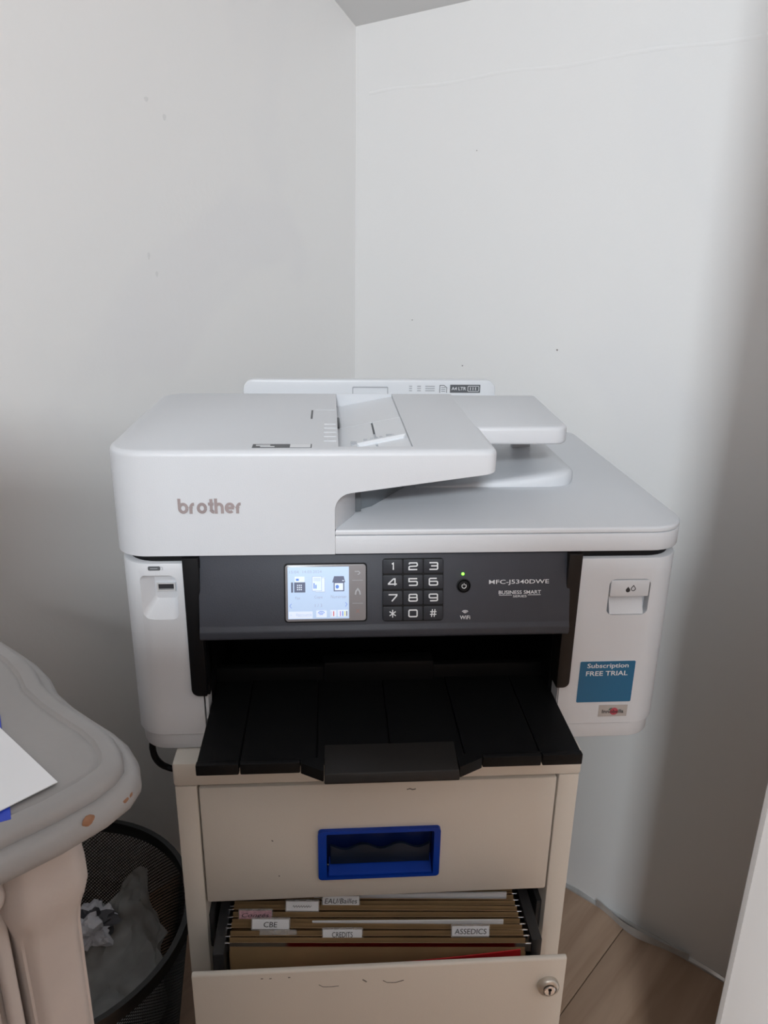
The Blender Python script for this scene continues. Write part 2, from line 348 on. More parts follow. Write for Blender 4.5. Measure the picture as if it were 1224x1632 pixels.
for b, z, r in MARKS_R: wall_mark('right', wr, b, z, r, r, M_SPECK)
wb = rbox('wall_back', BMAX, BMAX+0.1, 0.0, AMAX, 0.0, 2.5, M_WROOM); tag(wb, 'beige plaster wall far to the right', 'wall', kind='structure')
# window wall behind the photographer
wf = empty('wall_front', (0, 0, 0), matrix=ROOM); tag(wf, 'beige wall with the window behind the photographer', 'wall', kind='structure')
for (b0, b1, z0, z1) in ((-0.1, WIN['b0'], 0, 2.5), (WIN['b1'], BMAX+0.1, 0, 2.5), (WIN['b0'], WIN['b1'], 0, WIN['z0']), (WIN['b0'], WIN['b1'], WIN['z1'], 2.5)):
    box('wall_section', b0, b1, -AMAX-0.12, -AMAX, z0, z1, M_WROOM, wf)
wn = empty('window_1', (0, 0, 0), matrix=ROOM); tag(wn, 'white framed window behind the photographer', 'window', kind='structure')
bm = bmesh.new(); bm_ring(bm, [(WIN['b0'], WIN['z0']), (WIN['b1'], WIN['z0']), (WIN['b1'], WIN['z1']), (WIN['b0'], WIN['z1'])],
        [(WIN['b0']+.05, WIN['z0']+.05), (WIN['b1']-.05, WIN['z0']+.05), (WIN['b1']-.05, WIN['z1']-.05), (WIN['b0']+.05, WIN['z1']-.05)], 'y', -AMAX-0.10, -AMAX-0.04)
finish('window_frame', bm, M_WHITE2, wn)
box('pane', WIN['b0']+.05, WIN['b1']-.05, -AMAX-0.073, -AMAX-0.068, WIN['z0']+.05, WIN['z1']-.05, M_GLASS, wn)
ce = empty('ceiling', (0, 0, 0), matrix=ROOM); tag(ce, 'white sloped attic ceiling above the corner', 'ceiling', kind='structure')
bm = bmesh.new(); bm_prism(bm, [(0.02, 1.40-0.02*SL), (-ak, 2.42), (-ak, 2.50), (0.02, 1.48)], 'x', -0.02, BMAX); finish('ceiling_slope', bm, M_CEIL, ce)
box('ceiling_flat', -0.02, BMAX, -AMAX, -ak, 2.42, 2.5, M_CEIL, ce)
# white wall return on the right with its corner bead
NB, NA = 0.865, 0.347
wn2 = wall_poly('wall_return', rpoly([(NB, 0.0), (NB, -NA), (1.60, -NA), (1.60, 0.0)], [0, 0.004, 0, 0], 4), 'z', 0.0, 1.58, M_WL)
tag(wn2, 'white wall return with a sharp vertical edge at the right', 'wall', kind='structure')
tr = prism('trim_2', rpoly([(NB-0.0016, -NA+0.03), (NB-0.0016, -NA-0.0016), (NB+0.0030, -NA-0.0016), (NB+0.0030, -NA+0.0), (NB, -NA+0.0), (NB, -NA+0.03)], [0, .001, 0, 0, 0, 0], 3), 'z', 0.0, 1.58, mat('bead_grey', (0.50, 0.48, 0.47), 0.5, var=0.05), None); tr.matrix_world = ROOM
tag(tr, 'thin grey corner bead on the wall return edge', 'trim', kind='structure')
# silvery sealing strip along the foot of the right wall, peeling in the middle
bs = empty('baseboard_right', (0, 0, 0), matrix=ROOM); tag(bs, 'thin silvery sealing strip peeling along the foot of the right wall', 'baseboard', kind='structure')
M_STRIP = mat('sealing_strip', (0.66, 0.66, 0.66), 0.2, metal=0.35, var=0.25, vscale=30)
bm = bmesh.new(); secs = []
for k in range(60):
    b = 0.30+k*0.0096; h = 0.0065+0.0012*math.sin(k*0.8); d = 0.005
    secs.append([(b, 0.002, 0.0), (b, -d, 0.0), (b, -d, h*0.5), (b, -0.0015, h), (b, 0.002, h)])
bm_loft(bm, secs); finish('strip', bm, M_STRIP, bs)
bm = bmesh.new(); secs = []
for k in range(24):
    t = k/23.0; b = 0.585+t*0.16; s = math.sin(PI*t); tw = 0.6*math.sin(t*9)
    y = -0.006-0.016*s; z = 0.003+0.010*s*(0.5+0.5*math.cos(t*7)); h = 0.013
    secs.append([(b, y, z), (b, y-0.0006, z), (b, y-0.0006-0.006*tw*s, z+h), (b, y-0.006*tw*s, z+h)])
bm_loft(bm, secs); finish('peeling_strip', bm, M_STRIP, bs)

# ------------------------------------------------------------------ filing cabinet
cab = empty('filing_cabinet', (-0.023, 0.2, 0), 'beige steel two-drawer filing cabinet with its lower drawer pulled open', 'cabinet')
cab_off = Matrix.Translation((0.023, -0.2, 0))
def cbox(name, x0, x1, y0, y1, z0, z1, m=M_CAB, parent=None, bev=0.0015): return box(name, x0, x1, y0, y1, z0, z1, m, parent or cab, bev, matrix=cab_off if parent is None else None)
X0, X1, YF, YB = -0.223, 0.177, -0.021, 0.43
cbox('side_panel', X0, X0+0.021, YF, YB, 0.05, 0.5725)
cbox('side_panel', X1-0.021, X1, YF, YB, 0.05, 0.5725)
cbox('cabinet_top', X0-0.001, X1+0.001, YF-0.001, YB, 0.573, 0.5995, bev=0.003)
cbox('back_panel', X0+0.021, X1-0.021, YB-0.01, YB, 0.05, 0.5725)
cbox('bottom_panel', X0+0.021, X1-0.021, YF, YB-0.01, 0.05, 0.062)
M_RAIL = mat('drawer_rail_dark', (0.03, 0.03, 0.032), 0.45, var=0.2, vscale=30)
for s in (0, 1):
    xa = X0+0.021 if s == 0 else X1-0.021-0.006
    cbox('drawer_rail', xa, xa+0.006, YF+0.01, YB-0.02, 0.355, 0.40, M_RAIL)
for (x, y) in ((X0+0.04, 0.02), (X1-0.04, 0.02), (X0+0.04, YB-0.04), (X1-0.04, YB-0.04)):
    bm = bmesh.new(); bm_prism(bm, [(y+0.024*math.cos(2*PI*k/20), 0.0245+0.024*math.sin(2*PI*k/20)) for k in range(20)], 'x', x-0.01, x+0.01, 0.003, 0.003)
    bm_box(bm, x-0.014, x+0.014, y-0.012, y+0.012, 0.03, 0.051, 0.002); finish('castor', bm, M_RAIL, cab, matrix=cab_off)
# upper drawer
UD = cbox('upper_drawer', -0.2005, 0.1545, YF-0.001, 0.0, 0.4275, 0.5705, bev=0.0025)
cut = prism('cut', rrect(-0.083, 0.036, 0.4585, 0.5140, 0.004), 'y', -0.05, -0.004, None); cut.matrix_world = Matrix(); cut.matrix_parent_inverse = Matrix()
boolean_cut(UD, [cut])
HX0, HX1, HZ0, HZ1 = -0.0855, 0.0385, 0.4555, 0.5165
dm = None
bm = bmesh.new()
bm_ring(bm, rrect(HX0, HX1, HZ0, HZ1, 0.004), rrect(HX0+0.0085, HX1-0.0065, HZ0+0.0030, HZ1-0.0035, 0.002), 'y', -0.0265, -0.010)
handle = finish('handle', bm, M_HBLUE, UD); handle['label'] = 'translucent blue recessed drawer handle'
box('handle_cup', HX0+0.004, HX1-0.004, -0.0085, -0.0045, HZ0+0.004, HZ1-0.004, M_HDARK, UD)
# sloping blue roof and floor of the recess, and the wavy finger grip
prism('handle_roof', [(-0.0245, HZ1-0.004), (-0.009, HZ1-0.016), (-0.009, HZ1-0.004)], 'x', HX0+0.0105, HX1-0.0075, M_HBLUE, UD)
prism('handle_sill', [(-0.025, HZ0+0.0035), (-0.025, HZ0+0.0045), (-0.009, HZ0+0.014), (-0.009, HZ0+0.0035)], 'x', HX0+0.0105, HX1-0.0075, M_HBLUE, UD)
wave = [(HX0+0.012, HZ0+0.0125), (HX1-0.0095, HZ0+0.0125)]
for k in range(33):
    t = 1-k/32.0; wave.append((HX0+0.012+t*(HX1-HX0-0.0215), HZ0+0.0335+0.0032*math.cos(t*2*PI*2.75+0.6)))
prism('finger_grip', wave, 'y', -0.0185, -0.0155, M_HGRIP, UD, 0.0006, 0)
# scuffs on the upper drawer
# lower drawer, pulled out
LD = empty('lower_drawer', (0, 0, 0)); LD.parent = cab; LD.matrix_local = cab_off
YD = -0.1055
bm = bmesh.new()
bm_prism(bm, rpoly([(YD, 0.135), (YD, 0.427), (YD+0.0055, 0.427), (YD+0.0055, 0.409), (YD+0.014, 0.407), (YD+0.014, 0.135)], [0.002, 0.003, 0.0015, 0, 0, 0], 4), 'x', -0.203, 0.1535, 0.0012, 0.0012)
finish('drawer_front', bm, M_CAB, LD)
for xa in (-0.191, 0.140): box('drawer_side', xa, xa+0.003, YD+0.014, 0.27, 0.15, 0.378, M_CAB, LD, 0.001)
box('drawer_base', -0.188, 0.140, YD+0.016, 0.27, 0.148, 0.152, M_CAB, LD)
box('drawer_back', -0.188, 0.140, 0.265, 0.27, 0.152, 0.38, M_CAB, LD)
for xa in (-0.1915, 0.1320): box('hanging_rail', xa, xa+0.0115, YD+0.045, 0.262, 0.365, 0.4005, M_RAIL, LD, 0.002)
# lock
bm = bmesh.new(); ms = []
LX, LZ = 0.1370, 0.394
ring = [[(LX+r*math.cos(2*PI*k/28), y, LZ+r*math.sin(2*PI*k/28)) for k in range(28)] for r, y in ((0.0105, YD+0.002), (0.0105, YD-0.004), (0.0095, YD-0.0055), (0.0072, YD-0.0065), (0.0068, YD-0.0045), (0.0001, YD-0.0045))]
bm_loft(bm, ring, cap=False); lock = finish('lock', bm, M_LOCK, LD); lock['label'] = 'round metal drawer lock'
bm = bmesh.new(); ring = [[(LX+r*math.cos(2*PI*k/24), y, LZ+r*math.sin(2*PI*k/24)) for k in range(24)] for r, y in ((0.0058, YD-0.004), (0.0058, YD-0.0072), (0.0050, YD-0.0078), (0.0001, YD-0.0078))]
bm_loft(bm, ring, cap=False); finish('lock_cylinder', bm, M_CHROME, LD)
bm = bmesh.new(); bm_box(bm, LX-0.0008, LX+0.0008, YD-0.0084, YD-0.0074, LZ-0.0038, LZ+0.0030); bm_box(bm, LX-0.0016, LX+0.0016, YD-0.0084, YD-0.0074, LZ+0.0010, LZ+0.0030); finish('keyhole', bm, M_INK, LD)
# scuff marks on both drawer fronts
def scuff(name, pts, wd, y, par, m):
    bm = bmesh.new(); bm_stroke(bm, pts, wd, y, y-0.0002); return finish(name, bm, m, par, smooth=0)
M_SCUFF = mat('scuff_grey', (0.25, 0.23, 0.21), 0.7, var=0.5, vscale=400)
scuff('scuff', [(-0.085, 0.4085), (-0.081, 0.4055), (-0.073, 0.405), (-0.066, 0.4057)], 0.0006, YD-0.0001, LD, M_SCUFF)
scuff('scuff', [(-0.024, 0.410), (-0.020, 0.407), (-0.012, 0.4065), (-0.004, 0.409)], 0.0007, YD-0.0001, LD, M_SCUFF)
scuff('scuff', [(-0.0435, 0.4125), (-0.041, 0.4105), (-0.0395, 0.409)], 0.0013, YD-0.0001, LD, M_SCUFF)
for x, z in ((-0.139, 0.4195), (-0.131, 0.4192), (-0.1135, 0.4195)): scuff('scuff', [(x, z), (x+0.0022, z+0.0002)], 0.0009, YD-0.0001, LD, M_SCUFF)
scuff('scuff', [(0.003, 0.5615), (0.006, 0.5625), (0.009, 0.5612), (0.012, 0.562)], 0.0012, YF-0.0011, UD, M_SCUFF)
scuff('scuff', [(-0.132, 0.505), (-0.1305, 0.5035)], 0.0010, YF-0.0011, UD, M_SCUFF)
scuff('scuff', [(-0.126, 0.460), (-0.1255, 0.4585)], 0.0012, YF-0.0011, UD, M_SCUFF)

# ------------------------------------------------------------------ hanging files in the open drawer
def folder_bm(wd, h):
    bm = bmesh.new()   # kraft hanging file: a V of two leaves with a top bar
    th = 0.0007
    for s, dy in ((-1, 0.0026), (1, -0.0026)):
        bm_prism(bm, [(-0.0004+s*0.0, 0.0), (s*0.0026+th/2, h-0.001), (s*0.0026-th/2, h), (s*0.0002-th/2, 0.0)][:4], 'x', -wd/2, wd/2)
    return bm
FOLD = []
FG = 'kraft hanging files in the open drawer'
NF = 13
ftop = 0.2485
names = ['foremost', 'second', 'third', 'fourth', 'fifth', 'sixth', 'seventh', 'eighth', 'ninth', 'tenth', 'eleventh', 'twelfth', 'rearmost']
ROTF = -0.055
folder_mesh = None; hook_mesh = None
for i in range(NF):
    yy = -0.0525+i*0.0078
    t = empty('hanging_file', (-0.0255, yy, 0.153+0.001*((i*7) % 3)), 'kraft brown hanging file, %s from the drawer front' % (names[i]+(' one' if 0 < i < 12 else '')), 'folder', FG)
    t.rotation_euler.z = ROTF+0.006*math.sin(i*2.3)
    if folder_mesh is None:
        o = finish('folder_leaf', folder_bm(0.303, ftop), M_KRAFT, t, smooth=0); folder_mesh = o.data
        bm = bmesh.new(); bm_box(bm, -0.1555, 0.1555, -0.0032, -0.0022, ftop-0.006, ftop-0.001); 
        for s in (-1, 1): bm_box(bm, s*0.1535-0.003, s*0.1535+0.003, -0.0034, -0.002, ftop-0.012, ftop-0.0015)
        h = finish('hanging_bar', bm, M_CHROME, t); hook_mesh = h.data
    else:
        for nm, me in (('folder_leaf', folder_mesh), ('hanging_bar', hook_mesh)):
            o = bpy.data.objects.new(nm, me); COL.objects.link(o); o.parent = t
    FOLD.append(t)
def index_tab(i, x, wd, dz, s, paper=M_PAPER, tilt=0.35, bx=None, shear=0.0, bold=0.0):
    """plastic index tab clipped on a folder, with its paper slip"""
    t = FOLD[i]; hgt = 0.0125
    mx = Matrix.Translation((x, -0.0038, ftop-0.003+dz)) @ Matrix.Rotation(-tilt, 4, 'X')
    tb = prism('index_tab', rrect(-wd/2, wd/2, 0.0, hgt, 0.001, 2), 'y', -0.0009, 0.0009, M_CLEAR, t, matrix=mx)
    if s is not None:
        sl = prism('paper_slip', rrect(-wd/2+0.001, wd/2-0.001, 0.0015, hgt-0.0012, 0.0004, 2), 'y', -0.0013, -0.00095, paper, tb)
        if s:
            k = bx or 0.72
            text('lettering', s, -wd/2*k, wd/2*k, 0.0035, hgt-0.0035, -0.0016, M_INK, tb, bold=bold, shear=shear)
    return tb
index_tab(2, -0.110, 0.040, 0.000, 'CBE', bx=0.35, shear=0.1)
index_tab(1, -0.102, 0.038, -0.006, None)
index_tab(1, -0.0360, 0.042, -0.003, 'CREDITS', bx=0.5)
index_tab(1, 0.0955, 0.040, 0.001, 'ASSEDICS', bx=0.82, shear=0.1)
index_tab(4, -0.1270, 0.036, -0.003, 'Cong\u00e9s', M_PINK, bx=0.8, shear=0.3)
tb = index_tab(5, -0.0780, 0.036, 0.000, '')
bm = bmesh.new(); bm_stroke(bm, [(-0.010+k*0.0009, 0.0062+0.0011*math.sin(k*2.1)*(1 if k % 3 else 0.3)) for k in range(23)], 0.0004, -0.0015, -0.0017); finish('handwriting', bm, M_INK, tb, smooth=0)
index_tab(6, -0.0370, 0.041, 0.002, 'EAU/Bailles', bx=0.85, shear=0.2)
# papers and the red sleeve in the drawer
def sheet(name, wd, h, loc, rot, m, label, cat, th=0.0006, group=None, bend=0.0):
    bm = bmesh.new(); secs = []
    for k in range(9):
        u = k/8.0-0.5; d = bend*(0.25-u*u)*4
        secs.append([(u*wd, d, 0), (u*wd, d, h), (u*wd, d+th, h), (u*wd, d+th, 0)])
    bm_loft(bm, secs); o = finish(name, bm, m); o.location = loc; o.rotation_euler = rot; return tag(o, label, cat, group)
sheet('red_sleeve', 0.240, 0.19, (0.012, -0.0775, 0.2115), (0.08, 0.0, -0.03), M_RED, 'glossy red document sleeve standing foremost in the open drawer', 'folder', 0.0012, bend=-0.003)
bpy.data.objects['red_sleeve'].rotation_euler = (0.0, -0.088, -0.03)
sheet('loose_paper', 0.20, 0.247, (0.010, -0.0345, 0.158), (0.0, -0.012, ROTF), M_PAPER, 'cream paper edge showing between the front kraft files', 'paper', 0.0012)
sheet('loose_paper', 0.21, 0.2465, (0.018, 0.0008, 0.158), (0.0, -0.02, ROTF), M_PAPER, 'white paper sheets sticking out right among the middle kraft files', 'paper', 0.0016)
for k, wh in enumerate(('nearest', 'middle', 'rearmost')):
    sheet('loose_paper', 0.19, 0.255, (0.035, 0.0535+k*0.004, 0.160), (0.0, -0.015-0.01*k, ROTF), M_PAPER, 'white paper under the upper drawer, %s of the three behind the kraft files' % wh, 'paper', 0.0012, group='white papers at the back of the open drawer')

# ------------------------------------------------------------------ printer (local frame: z = 0 is the cabinet top)
PR = empty('printer', (0, 0, 0.60), 'white multifunction inkjet printer with black output tray on the filing cabinet', 'printer')
def pbox(name, x0, x1, y0, y1, z0, z1, m, parent=None, bev=0.0, seg=2, matrix=None): return box(name, x0, x1, y0, y1, z0, z1, m, parent or PR, bev, seg, matrix)
XB0, XB1 = -0.1925, 0.1535     # seam between side shells and the middle
def at_world(o): return o
# side shells
pl = [(-0.262, 0.385), (-0.262, 0.0), (XB0-0.0008, 0.0), (XB0-0.0008, 0.385)]
LS = prism('side_shell', rpoly(pl, [0.02, 0.030, 0, 0], 8), 'z', 0.0175, 0.198, M_WHITE, PR, 0.0, 0.0015)
pr_ = [(XB1+0.0008, 0.385), (XB1+0.0008, 0.0), (0.262, 0.0), (0.262, 0.385)]
RS = prism('side_shell', rpoly(pr_, [0, 0, 0.030, 0.02], 8), 'z', 0.0175, 0.198, M_WHITE, PR, 0.0, 0.0015)
# USB recess in the left shell (tapering inwards), ink cover recess in the right one
def frustum(name, o1, y1, o2, y2):
    bm = bmesh.new(); bm_loft(bm, [[(p[0], y1, p[1]+0.6) for p in o1], [(p[0], y2, p[1]+0.6) for p in o2]]); return finish(name, bm, None)
bpy.context.view_layer.update()
boolean_cut(LS, [frustum('cut', rrect(-0.2475, -0.2095, 0.1395, 0.1865, 0.007, 6), -0.002, rrect(-0.2325, -0.2115, 0.1585, 0.1845, 0.004, 6), 0.0125)])
boolean_cut(RS, [frustum('cut', rrect(0.1925, 0.2325, 0.1390, 0.1765, 0.006, 6), -0.001, rrect(0.1925, 0.2325, 0.1390, 0.1765, 0.006, 6), 0.0105)])
bm = bmesh.new(); bm_ring(bm, [(-0.2305, 0.1665), (-0.2135, 0.1665), (-0.2135, 0.1745), (-0.2305, 0.1745)], [(-0.2290, 0.1678), (-0.2150, 0.1678), (-0.2150, 0.1735), (-0.2290, 0.1735)], 'y', 0.0098, 0.0135)
usb = finish('usb_port', bm, mat('usb_nickel', (0.80, 0.81, 0.82), 0.35, metal=0.4, var=0.03), LS); box('usb_tongue', -0.229, -0.215, 0.0122, 0.0136, 0.1678, 0.1735, M_INK, LS)
bm = bmesh.new(); bm_prism(bm, rrect(-0.2345, -0.2235, 0.1915, 0.1955, 0.0012, 3), 'y', -0.0003, 0.0002); ui = finish('usb_mark', bm, M_GREYP, LS)
bm = bmesh.new(); bm_stroke(bm, [(-0.2225, 0.1922), (-0.2215, 0.1922), (-0.2215, 0.1948), (-0.2235, 0.1948)], 0.0005, 0.0, -0.0003); bm_stroke(bm, [(-0.2325, 0.1935), (-0.2258, 0.1935)], 0.0005, -0.0003, -0.0005); finish('usb_mark', bm, M_GREYL, LS)
# ink cover: flush top plate and a scoop below
pbox('ink_cover', 0.1935, 0.2315, -0.0012, 0.004, 0.1585, 0.1757, M_WHITE, None, 0.0015)
bm = bmesh.new(); bm_prism(bm, [(0.0095, 0.1395), (0.0005, 0.1395), (0.0098, 0.158), (0.0098, 0.158)][:3], 'x', 0.196, 0.229); finish('ink_cover_scoop', bm, M_WHITE, PR)
def drop(cx, cz, h): return [(cx, cz+h*0.62)]+arc(cx, cz, h*0.36, h*0.36, 30, -210, 12)
bm = bmesh.new(); bm_prism(bm, drop(0.2105, 0.1655, 0.0058), 'y', -0.0015, -0.001); finish('ink_drop_mark', bm, M_INK, PR)
bm = bmesh.new(); bm_stroke(bm, drop(0.2155, 0.1670, 0.0056), 0.0006, -0.0012, -0.0015, closed=True); finish('ink_drop_mark', bm, M_INK, PR)
# base plinth below the seam
prism('base_plinth', rpoly([(-0.2595, 0.38), (-0.2595, 0.001), (0.2595, 0.001), (0.2595, 0.38)], [0.02, 0.03, 0.03, 0.02], 8), 'z', 0.0, 0.0166, M_WHITE, PR, 0.002, 0.0)
# paper cassette front, white, between the shells
CF = pbox('cassette_front', XB0+0.0008, XB1-0.0008, 0.0005, 0.03, 0.0175, 0.0335, M_WHITE, None, 0.0012)
for xa, xb in ((XB0+0.0008, -0.1890), (0.1530, XB1)): box('cassette_ear', xa, xb, 0.0005, 0.02, 0.0335, 0.0655, M_WHITE, CF)
pbox('rear_shell', XB0, XB1, 0.30, 0.385, 0.0175, 0.198, M_WHITE)
# black throat of the paper exit
bm = bmesh.new()
for a in ((XB0+0.0002, XB0+0.004, 0.02, 0.30, 0.0340, 0.20), (XB1-0.004, XB1-0.0002, 0.02, 0.30, 0.0340, 0.20), (XB0+0.0002, XB0+0.004, 0.002, 0.03, 0.0660, 0.20), (XB1-0.0034, XB1-0.0002, 0.002, 0.03, 0.0660, 0.20), (XB0, XB1, 0.20, 0.30, 0.03, 0.20), (XB0, XB1, 0.035, 0.30, 0.02, 0.034), (XB0, XB1, 0.03, 0.30, 0.185, 0.20)): bm_box(bm, *a)
finish('exit_throat', bm, M_GASKET, PR)
# bezel: side cheeks with rounded feet
prism('bezel_cheek', rpoly([(-0.2035, 0.2035), (-0.2035, 0.0615), (-0.189, 0.0615), (-0.189, 0.2035)], [0, 0.010, 0.001, 0], 6), 'y', -0.0035, 0.02, M_GASKET, PR, 0.0015)
prism('bezel_cheek', rpoly([(0.150, 0.2035), (0.150, 0.0615), (0.1630, 0.0615), (0.1630, 0.2035)], [0, 0.001, 0.010, 0], 6), 'y', -0.0035, 0.02, mat('bezel_brown_black', (0.009, 0.007, 0.0065), 0.4, spec=0.3, var=0.1), PR, 0.0015)
pbox('exit_bar', -0.189, 0.150, 0.050, 0.060, 0.034, 0.0595, M_BLACK, None, 0.002)
pbox('exit_bar_block', -0.079, 0.035, 0.046, 0.066, 0.034, 0.0665, M_BLACK, None, 0.003)
pbox('exit_side', -0.1895, -0.1865, -0.0005, 0.05, 0.0615, 0.0725, M_BLACK, None, 0.001)
# control panel: tilted slab with a rounded lower lip
TILT = -0.2396
cp = rpoly([(0.0045, 0.2030), (-0.0108, 0.1390), (-0.0135, 0.1345), (-0.0130, 0.1255), (0.010, 0.1245), (0.028, 0.128), (0.028, 0.2030)], [0.001, 0.006, 0.004, 0.004, 0, 0, 0], 5)
CP = prism('control_panel', cp, 'x', -0.1905, 0.1535, M_PANEL, PR, 0.0025, 0.0025)
PM = Matrix.Translation((0, -0.0039, 0.17)) @ Matrix.Rotation(TILT, 4, 'X')   # panel plane: x across, z up the slope, -y out
PZ = lambda z: (z-0.17)/0.9714
# touch screen
SX0, SX1, SZ0, SZ1 = -0.1120, -0.0385, PZ(0.1435), PZ(0.1945)
bm = bmesh.new(); bm_prism(bm, rrect(SX0-0.0012, SX1+0.0012, SZ0-0.0012, SZ1+0.0012, 0.003, 4), 'y', -0.0004, 0.002); finish('screen_recess', bm, M_GASKET, PR, matrix=PM)
SCN = prism('touch_screen', rrect(SX0, SX1, SZ0, SZ1, 0.0026, 4), 'y', -0.0014, 0.002, M_SGREY, PR, 0.0004, 0, matrix=PM)
LX0, LX1, LZ0, LZ1 = SX0+0.0022, -0.0540, SZ0+0.0022, SZ1-0.0020
prism('lcd', [(LX0, LZ0), (LX1, LZ0), (LX1, LZ1), (LX0, LZ1)], 'y', -0.0016, -0.001, M_SCREEN, SCN, smooth=0)
def sx(u): return LX0+(u-70)/(855-70)*(LX1-LX0)      # measured on the display, in display units
def sz(v): return LZ1-(v-100)/(685-100)*(LZ1-LZ0)
def lcd_shape(name, m, polys=(), strokes=(), texts=(), y=-0.0017):
    bm = bmesh.new()
    for p in polys:
        bm.faces.new([bm.verts.new((sx(u), y, sz(v))) for u, v in p])
    for p, wd, cl in strokes: bm_stroke(bm, [(sx(u), sz(v)) for u, v in p], wd*(LX1-LX0)/785, y+0.00005, y, cl)
    for s, u0, u1, v0, v1 in texts: bm_text(bm, s, sx(u0), sx(u1), sz(v1), sz(v0), y, 0.0)
    return finish(name, bm, m, SCN, smooth=0)
R4 = lambda u0, u1, v0, v1: [(u0, v1), (u1, v1), (u1, v0), (u0, v0)]
for tx in [('15:04', 92, 212, 138, 170), ('14.03.2024', 262, 505, 138, 168), ('Fax', 165, 228, 430, 462), ('Copie', 410, 515, 422, 462), ('Num\u00e9riser', 622, 825, 418, 455), ('1 / 3', 415, 508, 515, 550), ('Raccourcis', 175, 372, 618, 655), ('+', 95, 120, 626, 652)]: lcd_shape('screen_text', M_LCDG, texts=[tx])
for pp in ([(115, 510), (92, 535), (115, 560)], [(808, 500), (830, 525), (808, 550)]): lcd_shape('screen_arrow', M_LCDB, strokes=[(pp, 6, False)])
lcd_shape('fax_icon', M_LCDD, polys=[R4(112, 138, 270, 384), R4(152, 294, 270, 384)])
lcd_shape('fax_icon', M_LCDW, polys=[R4(160, 286, 206, 268)]+[R4(188+i*24, 202+i*24, 296+j*24, 310+j*24) for i in range(3) for j in range(3)], y=-0.0018)
lcd_shape('fax_icon', M_LCDB, polys=[R4(176, 212, 228, 252)], y=-0.0019)
lcd_shape('copy_icon', M_LCDW, polys=[R4(420, 545, 216, 380), R4(385, 505, 206, 368)])
lcd_shape('copy_icon', M_LCDG, strokes=[(R4(385, 505, 206, 368), 5, True), ([(505, 222), (545, 222), (545, 380), (425, 380), (425, 368)], 5, False)]+[([(398, v), (490, v)], 4, False) for v in (226, 240, 254)], y=-0.0019)
lcd_shape('copy_icon', M_LCDB, polys=[R4(400, 414, 280, 342), R4(424, 438, 300, 342)], y=-0.0019)
lcd_shape('scan_icon', M_LCDD, polys=[[(640, 276), (808, 276), (788, 206), (664, 206)], R4(658, 794, 276, 376)])
lcd_shape('scan_icon', M_LCDW, polys=[R4(672, 780, 284, 364), R4(768, 792, 252, 260)], y=-0.0018)
lcd_shape('scan_icon', M_LCDB, polys=[[(704+22*math.cos(k*PI/8), 324+22*math.sin(k*PI/8)) for k in range(16)][::-1]], y=-0.0019)
lcd_shape('screen_bar', M_LCDW, polys=[R4(78, 385, 598, 678), R4(432, 566, 590, 668), R4(612, 692, 588, 666), R4(708, 842, 586, 664)])
lcd_shape('wifi_icon', M_LCDB, strokes=[([(498+r*math.cos(math.radians(t)), 650-r*0.95*math.sin(math.radians(t))) for t in range(40, 145, 13)], 8, False) for r in (20, 36, 54)], y=-0.0019)
for m, u in ((M_LCDG, 624), (M_LCDR, 655), (M_LCDM, 742), (M_LCDB, 772), (M_LCDY, 800), (M_LCDD, 824)):
    lcd_shape('ink_level', m, polys=[R4(u-6 if m is not M_LCDG else u-3, u+7 if m is not M_LCDG else u+3, 600, 656)], y=-0.0019)
# touch keys beside the display
bm = bmesh.new(); 
for v in (255, 515): bm_stroke(bm, [(sx(898), sz(v)), (sx(1035), sz(v))], 0.0004, -0.0014, -0.0016)
bm_stroke(bm, [(sx(930), sz(155)), (sx(980), sz(155)), (sx(998), sz(172)), (sx(980), sz(188)), (sx(965), sz(188))], 0.0008, -0.0014, -0.0016)
bm_stroke(bm, [(sx(938), sz(418)), (sx(945), sz(380)), (sx(968), sz(352)), (sx(992), sz(380)), (sx(1000), sz(418))], 0.0014, -0.0014, -0.0016)
finish('touch_key_mark', bm, M_GREYL, SCN, smooth=0)
bm = bmesh.new(); bm_stroke(bm, [(sx(945), sz(580)), (sx(990), sz(625))], 0.0005, -0.0014, -0.0016); bm_stroke(bm, [(sx(990), sz(580)), (sx(945), sz(625))], 0.0005, -0.0014, -0.0016)
finish('touch_key_mark', bm, mat('dim_red_mark', (0.36, 0.2, 0.19), 0.4, var=0.05), SCN, smooth=0)
